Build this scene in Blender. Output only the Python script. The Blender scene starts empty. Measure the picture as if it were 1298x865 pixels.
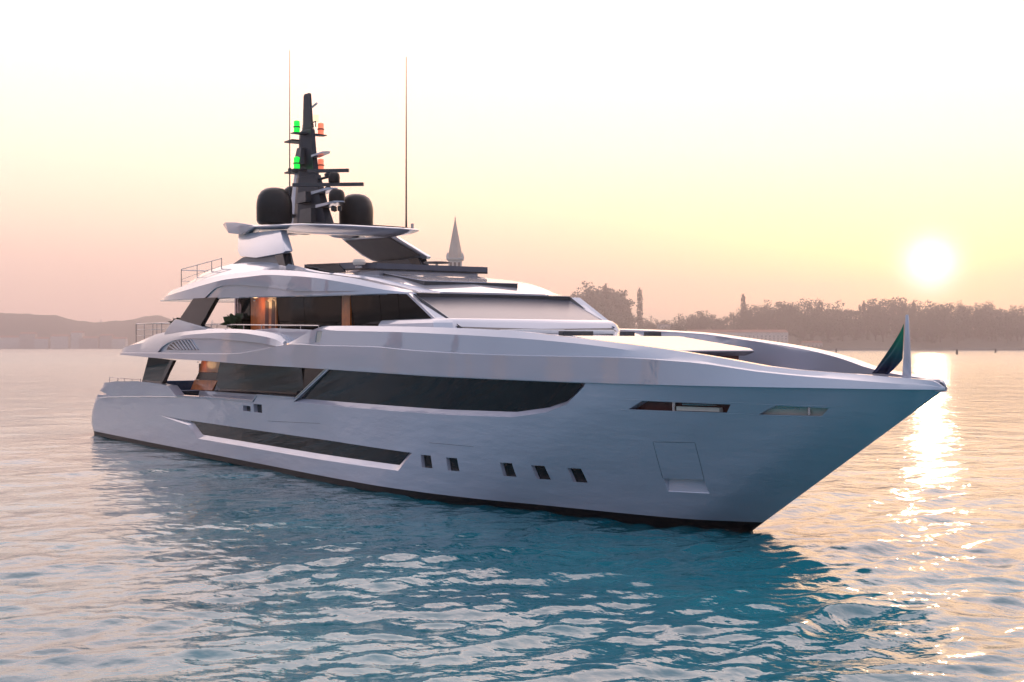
import bpy, bmesh, math, random
import numpy as np
from mathutils import Vector, Matrix
C = bpy.context
scene = C.scene
col = scene.collection
random.seed(7)
R = math.radians

# ================= camera =================
TH = R(57.4525)
cT, sT = math.cos(TH), math.sin(TH)
CAM = Vector((27.47, -25.42, 5.0))
FWD = Vector((-sT, cT, 0)); RGT = Vector((cT, sT, 0))
cam = bpy.data.cameras.new("camera"); camo = bpy.data.objects.new("camera", cam); col.objects.link(camo)
cam.sensor_width = 36.0
cam.lens = 1700.0/1298.0*36.0
cam.shift_y = 7.5/1298.0
cam.clip_start = 0.3; cam.clip_end = 20000
camo.location = CAM
camo.rotation_euler = FWD.to_track_quat('-Z', 'Y').to_euler()
scene.camera = camo

# ================= sun direction, sky, exposure =================
SUN = Vector((-.675, .801, .0606)).normalized()
SUN_EL = math.asin(SUN.z)
SUN_AZ = math.atan2(SUN.x, SUN.y)
w = bpy.data.worlds.new("World"); scene.world = w; w.use_nodes = True
nt = w.node_tree; nt.nodes.clear()
def N(tree, t, **k):
    n = tree.nodes.new(t)
    for a, b in k.items(): setattr(n, a, b)
    return n
def L(tree, a, b): tree.links.new(a, b)
def mth(tree, op, a, b=None, c=None, clamp=False):
    n = tree.nodes.new('ShaderNodeMath'); n.operation = op; n.use_clamp = clamp
    for i, v in enumerate((a, b, c)):
        if v is None: continue
        if isinstance(v, (int, float)): n.inputs[i].default_value = v
        else: tree.links.new(v, n.inputs[i])
    return n.outputs[0]
def ramp(tree, fac, stops, interp='EASE'):
    n = tree.nodes.new('ShaderNodeValToRGB'); n.color_ramp.interpolation = interp
    e = n.color_ramp.elements
    while len(e) < len(stops): e.new(.5)
    for i, (p, c) in enumerate(stops):
        e[i].position = p; e[i].color = (c[0], c[1], c[2], 1)
    tree.links.new(fac, n.inputs[0]); return n.outputs[0]
def mixc(tree, fac, a, b, typ='MIX'):
    n = tree.nodes.new('ShaderNodeMix'); n.data_type = 'RGBA'; n.blend_type = typ; n.clamp_result = False
    for s, v in ((n.inputs[0], fac), (n.inputs[6], a), (n.inputs[7], b)):
        if isinstance(v, (int, float)): s.default_value = v
        elif isinstance(v, tuple): s.default_value = (v[0], v[1], v[2], 1)
        else: tree.links.new(v, s)
    return n.outputs[2]
tc = N(nt, 'ShaderNodeTexCoord'); sep = N(nt, 'ShaderNodeSeparateXYZ'); L(nt, tc.outputs['Generated'], sep.inputs[0])
elz = mth(nt, 'MAXIMUM', sep.outputs[2], 0.0)
hor = N(nt, 'ShaderNodeVectorMath', operation='MULTIPLY'); L(nt, tc.outputs['Generated'], hor.inputs[0]); hor.inputs[1].default_value = (1, 1, 0)
hn = N(nt, 'ShaderNodeVectorMath', operation='NORMALIZE'); L(nt, hor.outputs[0], hn.inputs[0])
dh = N(nt, 'ShaderNodeVectorMath', operation='DOT_PRODUCT'); L(nt, hn.outputs[0], dh.inputs[0])
sxy = Vector((SUN.x, SUN.y, 0)).normalized(); dh.inputs[1].default_value = sxy
ds = N(nt, 'ShaderNodeVectorMath', operation='DOT_PRODUCT'); L(nt, tc.outputs['Generated'], ds.inputs[0]); ds.inputs[1].default_value = SUN
front = ramp(nt, elz, [(0, (.84, .56, .51)), (.045, (.98, .67, .57)), (.10, (1.30, .88, .68)), (.16, (1.5, 1.02, .82)), (.23, (1.75, 1.22, .98)), (.34, (2.1, 1.6, 1.5)), (.5, (2.2, 1.72, 1.66)), (1, (.82, .80, .92))], 'LINEAR')
back = ramp(nt, elz, [(0, (.25, .26, .36)), (.12, (.31, .37, .55)), (.4, (.40, .48, .70)), (1, (.82, .80, .92))], 'LINEAR')
azf = N(nt, 'ShaderNodeMapRange', interpolation_type='SMOOTHSTEP'); L(nt, dh.outputs['Value'], azf.inputs[0])
azf.inputs[1].default_value = .0; azf.inputs[2].default_value = .82
base = mixc(nt, azf.outputs[0], back, front)
warm = mth(nt, 'MULTIPLY', mth(nt, 'POWER', mth(nt, 'MAXIMUM', ds.outputs['Value'], 0.0), 90.0), .3)
base = mixc(nt, warm, base, (1.02, .96, .62))
# the Nishita sky is strong low down towards the sun, so the tint under it is held back there
low = mth(nt, 'MULTIPLY', mth(nt, 'POWER', mth(nt, 'MAXIMUM', ds.outputs['Value'], 0.0), 16.0), mth(nt, 'SUBTRACT', 1.0, mth(nt, 'MULTIPLY', elz, 7.0), clamp=True), clamp=True)
base = mixc(nt, low, base, (.2, .46, .44))
# warm aureole round the sun
dsc = mth(nt, 'MAXIMUM', ds.outputs['Value'], 0.0)
g1 = mth(nt, 'POWER', dsc, 60.0); g2 = mth(nt, 'POWER', dsc, 900.0)
gl1 = N(nt, 'ShaderNodeVectorMath', operation='SCALE'); gl1.inputs[0].default_value = (.05, .06, .0); L(nt, g1, gl1.inputs['Scale'])
gl2 = N(nt, 'ShaderNodeVectorMath', operation='SCALE'); gl2.inputs[0].default_value = (.22, .22, .04); L(nt, g2, gl2.inputs['Scale'])
disc = mth(nt, 'POWER', dsc, 8500.0)
gl3 = N(nt, 'ShaderNodeVectorMath', operation='SCALE'); gl3.inputs[0].default_value = (2.2, 2.2, 2.8); L(nt, disc, gl3.inputs['Scale'])
def add(a, b):
    n = N(nt, 'ShaderNodeVectorMath', operation='ADD'); L(nt, a, n.inputs[0]); L(nt, b, n.inputs[1]); return n.outputs[0]
graded = add(add(add(base, gl1.outputs[0]), gl2.outputs[0]), gl3.outputs[0])
bg1 = N(nt, 'ShaderNodeBackground'); L(nt, graded, bg1.inputs[0]); bg1.inputs[1].default_value = 1.0
sky = N(nt, 'ShaderNodeTexSky', sky_type='NISHITA'); sky.sun_disc = False
sky.sun_elevation = SUN_EL; sky.sun_rotation = SUN_AZ; sky.air_density = 1.2; sky.dust_density = 3.0
bg2 = N(nt, 'ShaderNodeBackground'); L(nt, sky.outputs[0], bg2.inputs[0]); bg2.inputs[1].default_value = 0.05
ad = N(nt, 'ShaderNodeAddShader'); L(nt, bg1.outputs[0], ad.inputs[0]); L(nt, bg2.outputs[0], ad.inputs[1])
wo = N(nt, 'ShaderNodeOutputWorld'); L(nt, ad.outputs[0], wo.inputs[0])

sl = bpy.data.lights.new("sun", 'SUN'); sl.energy = .2; sl.angle = R(.6); sl.color = (1.0, .74, .46)
so = bpy.data.objects.new("sun", sl); col.objects.link(so)
so.rotation_euler = SUN.to_track_quat('Z', 'Y').to_euler(); so.location = SUN*200

vs = scene.view_settings; vs.view_transform = 'Standard'; vs.look = 'None'; vs.exposure = 0.3; vs.gamma = 1.0; vs.use_curve_mapping = False
cy = scene.cycles
cy.use_denoising = True; cy.max_bounces = 6; cy.diffuse_bounces = 2; cy.glossy_bounces = 4; cy.transmission_bounces = 4
cy.transparent_max_bounces = 8; cy.volume_bounces = 0; cy.caustics_reflective = False; cy.caustics_refractive = False
cy.sample_clamp_indirect = 3.0

# ================= materials =================
def mat(name, colr, rough=.4, metal=0.0, coat=0.0, spec=.5, noise=None, nscale=3.0, bump=0.0, bscale=30.0, coord='Object'):
    m = bpy.data.materials.new(name); m.use_nodes = True; t = m.node_tree; b = t.nodes['Principled BSDF']
    b.inputs['Roughness'].default_value = rough; b.inputs['Metallic'].default_value = metal
    b.inputs['Specular IOR Level'].default_value = spec
    b.inputs['Coat Weight'].default_value = coat; b.inputs['Coat Roughness'].default_value = .025; b.inputs['Coat IOR'].default_value = 2.3 if coat >= 1 else 1.5
    b.inputs['Base Color'].default_value = (*colr, 1)
    c = N(t, 'ShaderNodeTexCoord')
    if noise:
        nz = N(t, 'ShaderNodeTexNoise'); nz.inputs['Scale'].default_value = nscale; nz.inputs['Detail'].default_value = 5
        L(t, c.outputs[coord], nz.inputs['Vector'])
        L(t, ramp(t, nz.outputs[0], [(.3, colr), (.7, noise)], 'LINEAR'), b.inputs['Base Color'])
    if bump:
        nz = N(t, 'ShaderNodeTexNoise'); nz.inputs['Scale'].default_value = bscale; nz.inputs['Detail'].default_value = 4
        L(t, c.outputs[coord], nz.inputs['Vector'])
        bp = N(t, 'ShaderNodeBump'); bp.inputs['Strength'].default_value = bump; bp.inputs['Distance'].default_value = .05
        L(t, nz.outputs[0], bp.inputs['Height']); L(t, bp.outputs[0], b.inputs['Normal']); L(t, bp.outputs[0], b.inputs['Coat Normal'])
        mp = N(t, 'ShaderNodeMapping'); mp.inputs['Scale'].default_value = (.45, .45, 1.6) if coat >= 1 else (1, 1, 1); L(t, c.outputs[coord], mp.inputs[0]); L(t, mp.outputs[0], nz.inputs['Vector'])
    return m
M = {}
M['hull'] = mat('silver_hull_paint', (.53, .505, .585), .34, .0, 1.0, noise=(.55, .525, .605), nscale=.5, bump=.6, bscale=1.6)
M['white'] = mat('white_topside_paint', (.39, .41, .48), .3, .0, 1.0, noise=(.41, .43, .50), nscale=.7, bump=.10, bscale=1.2)
M['boot'] = mat('dark_boot_top_paint', (.006, .005, .006), .4, spec=.2, noise=(.012, .008, .009), nscale=2)
M['anti'] = mat('antifouling_paint', (.015, .012, .014), .6, noise=(.025, .02, .022), nscale=2)
M['glass'] = mat('dark_tinted_glass', (.006, .006, .008), .03, .0, 0.0, .38, bump=.05, bscale=.6)
M['cabglass'] = mat('smoked_cabin_glass', (.005, .004, .005), .05, .0, 0.0, .14, bump=.03, bscale=.6)
M['wscreen'] = mat('sky_grey_windscreen', (.075, .08, .105), .28, .0, 0.0, .8, noise=(.09, .095, .12), nscale=.4)  # sky reflection on the windscreen is put into this grey base colour
M['black'] = mat('black_gloss_trim', (.010, .010, .012), .15, noise=(.016, .016, .018), nscale=3)
M['mattblack'] = mat('dark_satin_trim', (.03, .03, .035), .45, noise=(.04, .04, .045), nscale=4)
M['mast'] = mat('dark_blue_grey_mast_paint', (.014, .018, .028), .4, spec=.3, noise=(.022, .026, .038), nscale=2)
M['dome'] = mat('black_dome_plastic', (.014, .012, .012), .32, spec=.25, noise=(.02, .017, .016), nscale=3)
M['wood'] = mat('varnished_mahogany', (.78, .20, .035), .3, coat=.4, noise=(.50, .11, .02), nscale=3)
M['teak'] = mat('teak_deck', (.30, .20, .12), .6, noise=(.36, .25, .16), nscale=8)
M['steel'] = mat('stainless_rail', (.55, .5, .48), .25, .9, noise=(.6, .55, .52), nscale=10)
M['red'] = mat('brown_red_lining', (.10, .025, .02), .5, noise=(.14, .04, .03), nscale=6)
M['cream'] = mat('cream_and_slot_daylight', (.72, .62, .52), .5, noise=(.65, .55, .46), nscale=6)  # real cream parts, plus daylight in the forward mooring slot put into colour
M['seam'] = mat('panel_seam_shadow_gap', (.06, .065, .08), .6, noise=(.08, .085, .10), nscale=5)
M['cushion'] = mat('white_cushion_fabric', (.78, .76, .74), .8, noise=(.72, .70, .69), nscale=8, bump=.2)
M['navy'] = mat('navy_cushion_fabric', (.012, .035, .09), .8, noise=(.02, .05, .12), nscale=8, bump=.2)
M['tealcush'] = mat('teal_cushion_fabric', (.02, .14, .19), .8, noise=(.03, .18, .24), nscale=8, bump=.2)
M['leaf'] = mat('dark_pot_plant_leaf', (.03, .055, .02), .5, noise=(.05, .09, .03), nscale=12)
M['pot'] = mat('dark_clay_pot', (.05, .04, .04), .6, noise=(.07, .06, .05), nscale=9)
def emis(name, colr, s):
    m = mat(name, colr, .4, noise=tuple(min(1, c*1.1) for c in colr)); b = m.node_tree.nodes['Principled BSDF']
    b.inputs['Emission Color'].default_value = (*colr, 1); b.inputs['Emission Strength'].default_value = s; return m
M['greenlamp'] = emis('lit_green_lamp', (.01, .85, .06), .9)
M['redlamp'] = emis('lit_red_lamp', (1.0, .22, .12), .7)
M['warmlamp'] = emis('lit_white_lamp', (1.0, .75, .45), .8)

M['mattgrey'] = mat('grey_coaming_paint', (.075, .075, .095), .4, noise=(.09, .09, .11), nscale=3)
M['pylon'] = mat('dark_grey_foot_paint', (.13, .13, .135), .4, noise=(.15, .15, .155), nscale=3)
def flagcloth():
    m = bpy.data.materials.new('flag_cloth'); m.use_nodes = True; t = m.node_tree; b = t.nodes['Principled BSDF']
    c = N(t, 'ShaderNodeTexCoord'); s = N(t, 'ShaderNodeSeparateXYZ'); L(t, c.outputs['Generated'], s.inputs[0])
    L(t, ramp(t, s.outputs[2], [(.12, (.006, .02, .075)), (.45, (.0, .11, .12)), (.8, (.0, .26, .14))], 'LINEAR'), b.inputs['Base Color'])
    b.inputs['Roughness'].default_value = .8
    tr = N(t, 'ShaderNodeBsdfTranslucent'); L(t, t.nodes['Color Ramp'].outputs[0], tr.inputs[0])
    mx = N(t, 'ShaderNodeMixShader'); mx.inputs[0].default_value = .35; L(t, b.outputs[0], mx.inputs[1]); L(t, tr.outputs[0], mx.inputs[2])
    L(t, mx.outputs[0], t.nodes['Material Output'].inputs[0]); return m
M['flagcloth'] = flagcloth()
def screen():
    m = bpy.data.materials.new('clear_screen_glass'); m.use_nodes = True; t = m.node_tree
    tr = N(t, 'ShaderNodeBsdfTransparent'); tr.inputs[0].default_value = (.62, .60, .68, 1)
    gl = N(t, 'ShaderNodeBsdfGlossy'); gl.inputs[1].default_value = .05
    fr_ = N(t, 'ShaderNodeFresnel'); fr_.inputs[0].default_value = 1.5
    mx = N(t, 'ShaderNodeMixShader'); L(t, fr_.outputs[0], mx.inputs[0]); L(t, tr.outputs[0], mx.inputs[1]); L(t, gl.outputs[0], mx.inputs[2])
    L(t, mx.outputs[0], t.nodes['Material Output'].inputs[0]); return m
M['screen'] = screen()
M['pylonin'] = mat('taupe_inner_darkening', (.085, .07, .06), .5, noise=(.10, .085, .07), nscale=3)
# ---- hull form: all coordinates in metres, bow towards +X, starboard -Y, waterline z = 0 ----
def lerp(a, b, t): return a + (b - a) * t
def table(pts):
    # smooth monotone cubic through the points
    xs = [p[0] for p in pts]; ys = [p[1] for p in pts]; n = len(xs)
    d = [(ys[i+1]-ys[i])/(xs[i+1]-xs[i]) for i in range(n-1)]
    m = [d[0]] + [0.0 if d[i-1]*d[i] <= 0 else 2*d[i-1]*d[i]/(d[i-1]+d[i]) for i in range(1, n-1)] + [d[-1]]
    def f(x):
        if x <= xs[0]: return ys[0]
        if x >= xs[-1]: return ys[-1]
        i = 0
        while x > xs[i+1]: i += 1
        h = xs[i+1]-xs[i]; t = (x-xs[i])/h
        return ((2*t-3)*t*t+1)*ys[i] + ((t-2)*t+1)*t*h*m[i] + (3-2*t)*t*t*ys[i+1] + (t-1)*t*t*h*m[i+1]
    return f
B_WL = table([(0,0.02),(1.56,1.2),(3.72,2.0),(6.68,2.86),(9,3.62),(11.9,4.22),(14.8,4.52),(19,4.6),(26,4.56),(36,4.56),(44,4.5),(50,4.42)])
B_KN = table([(0,0.03),(.3,.35),(1.5,1.15),(2.5,1.62),(4.5,2.5),(6.5,3.05),(9.5,3.55),(12.5,4.0),(16.5,4.45),(21.5,4.7),(26.5,4.8),(40,4.72),(50,4.64),(56,4.5)])
Z_KN = table([(-50,4.6),(-44,4.58),(-37.5,4.46),(-30.6,4.38),(-24.4,4.27),(-20,4.22),(-16,4.17),(-9.6,4.07),(-4.4,4.02),(-1,4.0),(6.6,4.0)])
Z_CH = table([(-14,.3),(-9.4,.36),(-6.5,.62),(-4,.86),(-1.5,1.0),(2,1.07)])
X_TR = table([(-1.2,-49.2),(0,-50.3),(.7,-50.9),(1.45,-50.5),(2.2,-49.6),(2.6,-48.8),(3.0,-47.9),(4.6,-46.5)])
STEM = 1.61
def x_stem(z): return STEM*z
def half(x, z):
    """half breadth of the hull side at station x, height z"""
    zk = Z_KN(x); zc = Z_CH(x); zz = max(0.0, min(z, zk))
    if zz < zc: w = .08*zz/zc
    else: w = .08 + .92*(zz-zc)/(zk-zc)
    s = max(0.0, x_stem(zz) - x)
    e = x - X_TR(zz); k = 1.0
    if e < .8: k = 1 - .11*(1-max(0.0, e)/.8)**2
    return k*lerp(B_WL(s), B_KN(s), w)
def b_top(x):
    """half breadth of the bulwark line above the knuckle"""
    return B_KN(max(0.0, 6.52-x))
B_RF = table([(-39,3.9),(-37.5,4.2),(-34,4.35),(-20,4.3),(-16.5,3.95),(-14.5,3.5),(-13,3.2)])
# ================= mesh helpers =================

WL = {}
class MB:
    def __init__(s): s.v = []; s.f = []; s.m = []
    def face(s, idx): s.f.append(list(idx))
    def add(s, verts, faces):
        o = len(s.v); s.v += [tuple(map(float, p)) for p in verts]; s.f += [[i+o for i in f] for f in faces]; return s
    def loft(s, rings, cap=True, closed=True):
        n = len(rings[0]); o = len(s.v)
        for r in rings: s.v += [tuple(map(float, p)) for p in r]
        k = n if closed else n-1
        for i in range(len(rings)-1):
            for j in range(k):
                a = o+i*n+j; b = o+i*n+(j+1) % n
                s.f.append([a, b, b+n, a+n])
        if cap and closed:
            s.f.append([o+j for j in range(n)][::-1]); s.f.append([o+(len(rings)-1)*n+j for j in range(n)])
        return s
    def box(s, x0, x1, y0, y1, z0, z1):
        return s.loft([[(x0, y0, z), (x1, y0, z), (x1, y1, z), (x0, y1, z)] for z in (z0, z1)])
    def prism(s, poly, y0, y1):
        """outline in (x, z) between y0 and y1"""
        return s.loft([[(x, y, z) for x, z in poly] for y in (y0, y1)])
    def plan(s, poly, z0, z1):
        return s.loft([[(x, y, z) for x, y in poly] for z in (z0, z1)])
    def tube(s, pts, r, n=6):
        pts = [Vector(p) for p in pts]; rr = r if isinstance(r, (list, tuple)) else [r]*len(pts); rings = []
        for i, p in enumerate(pts):
            d = (pts[min(i+1, len(pts)-1)] - pts[max(i-1, 0)]).normalized()
            u = d.cross(Vector((0, 0, 1)));
            if u.length < .05: u = d.cross(Vector((0, 1, 0)))
            u.normalize(); v = d.cross(u)
            rings.append([p + rr[i]*(math.cos(a)*u + math.sin(a)*v) for a in [2*math.pi*k/n for k in range(n)]])
        return s.loft(rings)
    def lathe(s, prof, c, n=24, sy=1.0):
        """profile (r, z) turned round the vertical through c"""
        return s.loft([[(c[0]+r*math.cos(2*math.pi*k/n), c[1]+sy*r*math.sin(2*math.pi*k/n), c[2]+z) for k in range(n)] for r, z in prof])
    def build(s, name, m, parent=None, smooth=30, bevel=0, keep_origin=False, tri=False):
        vs_ = np.array(s.v, float)
        c = (vs_.min(0)+vs_.max(0))/2 if not keep_origin else np.zeros(3)
        me = bpy.data.meshes.new(name); me.from_pydata([tuple(p) for p in (vs_-c)], [], s.f)
        bm = bmesh.new(); bm.from_mesh(me)
        bmesh.ops.remove_doubles(bm, verts=bm.verts, dist=1e-5)
        bmesh.ops.dissolve_degenerate(bm, edges=bm.edges, dist=1e-6)
        if bevel:
            ed = [e for e in bm.edges if len(e.link_faces) == 2 and e.calc_face_angle(0) > R(35)]
            bmesh.ops.bevel(bm, geom=ed, offset=bevel, segments=2, affect='EDGES', profile=.6, clamp_overlap=True)
        big = [f for f in bm.faces if len(f.verts) > 4]
        if big: bmesh.ops.triangulate(bm, faces=big)
        bmesh.ops.recalc_face_normals(bm, faces=bm.faces)
        bm.to_mesh(me); bm.free()
        if smooth:
            me.polygons.foreach_set('use_smooth', [True]*len(me.polygons)); me.set_sharp_from_angle(angle=R(smooth))
        me.materials.append(m if not isinstance(m, str) else M[m])
        o = bpy.data.objects.new(name, me); col.objects.link(o)
        W = Vector(c); WL[o.name] = W
        if parent is not None:
            o.parent = parent; o.location = W - WL[parent.name]
        else: o.location = W
        return o
def tag(o, label=None, cat=None, group=None, kind=None):
    if label: o['label'] = label
    if cat: o['category'] = cat
    if group: o['group'] = group
    if kind: o['kind'] = kind
    return o
def empty(name, loc, label, cat, group=None):
    o = bpy.data.objects.new(name, None); col.objects.link(o); o.location = loc; o.empty_display_size = 1
    WL[o.name] = Vector(loc); return tag(o, label, cat, group)
def cut(o, cutters):
    """boolean difference, baked into the mesh"""
    tmp = []
    for mb in cutters:
        c = mb.build('cutter', 'hull', None, smooth=0); tmp.append(c)
    dg = C.evaluated_depsgraph_get(); dg.update()
    if o.parent: o.matrix_world  # world matrix read after update
    for c in tmp:
        md = o.modifiers.new('b', 'BOOLEAN'); md.operation = 'DIFFERENCE'; md.object = c; md.solver = 'EXACT'
    C.view_layer.update()
    dg = C.evaluated_depsgraph_get(); dg.update()
    me = bpy.data.meshes.new_from_object(o.evaluated_get(dg)); o.modifiers.clear()
    name = o.data.name; old = o.data; o.data = me; bpy.data.meshes.remove(old); me.name = name
    for c in tmp:
        m_ = c.data; bpy.data.objects.remove(c); bpy.data.meshes.remove(m_)
    while len(me.materials) > 1: me.materials.pop()
    me.polygons.foreach_set('material_index', [0]*len(me.polygons))
    me.polygons.foreach_set('use_smooth', [True]*len(me.polygons)); me.set_sharp_from_angle(angle=R(24))
    return o
def sub(poly, step=.6):
    out = []
    for i, p in enumerate(poly):
        q = poly[(i+1) % len(poly)]; n = max(1, int(math.hypot(q[0]-p[0], q[1]-p[1])/step))
        out += [(lerp(p[0], q[0], k/n), lerp(p[1], q[1], k/n)) for k in range(n)]
    return out
def sub2(a, b, step=.6):
    """subdivide two matching outlines together"""
    A, B = [], []
    for i in range(len(a)):
        j = (i+1) % len(a); n = max(1, int(math.hypot(a[j][0]-a[i][0], a[j][1]-a[i][1])/step))
        for k in range(n):
            t = k/n; A.append((lerp(a[i][0], a[j][0], t), lerp(a[i][1], a[j][1], t))); B.append((lerp(b[i][0], b[j][0], t), lerp(b[i][1], b[j][1], t)))
    return A, B
HAZE = 0.00027
# ================= motor yacht =================
yacht = empty('motor_yacht', (-22, 0, 0), 'long silver grey three deck motor yacht lying at anchor on the calm sea', 'yacht')
def stations(a, b, n, bow_dense=True):
    return [a + (b-a)*(1-(1-i/(n-1))**1.5 if bow_dense else i/(n-1)) for i in range(n)]
# --- hull plating -------------------------------------------------------------------------
def hull_section(u, zs):
    """one frame; u=0 transom, u=1 stem, rows at the heights zs"""
    pts = []
    for z in zs:
        xt = X_TR(z) if z < 4.6 else X_TR(4.6)
        x = xt + (x_stem(max(z, -.6)) - xt)*u
        h = half(x, z) if z >= 0 else half(x - 0, 0)*(1 + .25*z)
        if u >= .9999: h = .02
        pts.append((x, h, z))
    return pts
us = [i/120 for i in range(0, 108)] + [.9 + .1*(i/24) for i in range(25)]
def z_rows(x):
    zc = max(.24, Z_CH(x)); zk = Z_KN(x)
    return None
NR = 12
rings = []
for u in us:
    xm = -50 + 56.5*u
    zc = max(.27, Z_CH(xm)); zk = Z_KN(xm)
    zs = [.22, .5*(zc+.22)+.0, zc] + [zc + (zk-zc)*k/NR for k in range(1, NR+1)]
    if zc < .3: zs[1] = .24; zs[2] = .27
    p = hull_section(u, zs)
    rings.append([(x, -h, z) for x, h, z in p] + [(x, h, z) for x, h, z in reversed(p)])
hull = MB().loft(rings).build('hull', 'hull', yacht, smooth=24)
cutters = []
# main deck side openings and aft cockpit
cutters.append(MB().prism([(-17.45, 4.9), (-17.45, 4.25), (-20.4, 3.02), (-24.35, 3.02), (-24.7, 2.74), (-29, 2.72), (-34.6, 2.66), (-35.1, 2.85), (-35.8, 3.14), (-38, 3.21), (-41, 3.24), (-45, 3.14), (-47, 3.03), (-48.3, 2.93), (-54, 2.93), (-54, 4.9)], -6, 6))
cutters.append(MB().box(-46.6, -20.6, -4.2, 4.2, 2.15, 5.2))
# slot of the bathing platform door in the transom corner
cutters.append(MB().prism([(-54, 2.62), (-48.6, 2.62), (-46.7, 2.40), (-47.6, 2.33), (-54, 2.33)], -6, 6))
def recess(outer, inner, depth, side):
    A, B = sub2(outer, inner)
    r = []
    for out, poly in ((.5, A), (0.0, A), (-depth, B)):
        r.append([(x, side*(half(x, z)+out), z) for x, z in poly])
    return MB().loft(r)
def pane(poly, depth, side, th=.05, step=.5, tilt=0.0):
    P = sub(poly, step); zm = min(p[1] for p in poly); zr = max(p[1] for p in poly)-zm
    if tilt: return MB().loft([[(x, side*(half(x, z)-depth-q+tilt*(z-zm)/zr), z) for x, z in P] for q in (0, th)])
    return MB().loft([[(x, side*(half(x, z)-depth), z) for x, z in P], [(x, side*(half(x, z)-depth-th), z) for x, z in P]])
WING_O = [(-17.3, 4.18), (-10, 4.05), (-3.0, 3.985), (-3.1, 3.88), (-3.9, 3.36), (-4.8, 3.10), (-6.3, 2.90), (-9.8, 2.84), (-16.1, 2.85), (-20.6, 2.88)]
WING_I = [(-17.5, 4.175), (-10, 4.045), (-3.32, 3.975), (-3.36, 3.86), (-4.1, 3.48), (-4.85, 3.28), (-6.3, 3.09), (-9.8, 3.03), (-16.1, 3.04), (-20.3, 3.05)]
LOW_O = [(-33.0, 1.60), (-17.5, 1.57), (-11.62, 1.50), (-12.56, .84), (-18.9, .81), (-31.8, .82), (-33.1, 1.38), (-37.2, 1.64)]
LOW_I = [(-32.6, 1.56), (-17.5, 1.545), (-12.0, 1.48), (-12.66, 1.03), (-18.9, 1.01), (-31.4, 1.02), (-32.4, 1.47), (-32.9, 1.54)]
PORTS = [(-11.15, .58), (-9.78, .58), (-7.25, .54), (-5.97, .53), (-4.65, .53)]
SMALL = [[(-25.95, 2.33), (-25.1, 2.33), (-25.1, 2.55), (-25.95, 2.55)], [(-24.75, 2.32), (-23.85, 2.32), (-23.85, 2.66), (-24.75, 2.66)]]
SLOTS = [[(-1.62, 3.30), (1.40, 3.31), (1.62, 3.53), (-1.05, 3.55)], [(2.20, 3.29), (3.72, 3.30), (3.98, 3.50), (2.72, 3.53)]]
def port_poly(x, wd): return [(x, 1.05), (x+wd, 1.06), (x+wd-.02, 1.48), (x-.0, 1.47)]
ANCH_O = [(-1.46, 1.38), (-.22, 1.42), (-.27, 1.03), (-1.49, 1.0)]
for sd in (-1, 1):
    cutters.append(recess(WING_O, WING_I, .24, sd))
    cutters.append(recess(LOW_O, LOW_I, .14, sd))
    for x, wd in PORTS: p = port_poly(x, wd); cutters.append(recess(p, p, .13, sd))
    for p in SMALL: cutters.append(recess(p, p, .18, sd))
    for k_, p in enumerate(SLOTS): cutters.append(recess(p, p, (.26, .15)[k_], sd))
    A, B = sub2(ANCH_O, [(-1.46, 1.38), (-.22, 1.42), (-.27, 1.05), (-1.49, 1.02)])
    r = [[(x, sd*(half(x, z)+.5), z) for x, z in A], [(x, sd*half(x, z), z) for x, z in A], [(x, sd*(half(x, z)-.02-.20*max(0, (z-1.04)/.35)), z) for x, z in B]]
    cutters.append(MB().loft(r))
cut(hull, cutters)
# waterline stripe and bottom
rings = []
for u in us:
    p = hull_section(u, [-.9, -.4, 0, .12, .22]); p = [(x, h+.004, z) for x, h, z in p]
    rings.append([(x, -h, z) for x, h, z in p] + [(x, h, z) for x, h, z in reversed(p)])
MB().loft(rings).build('waterline_stripe', 'boot', yacht)
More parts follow.
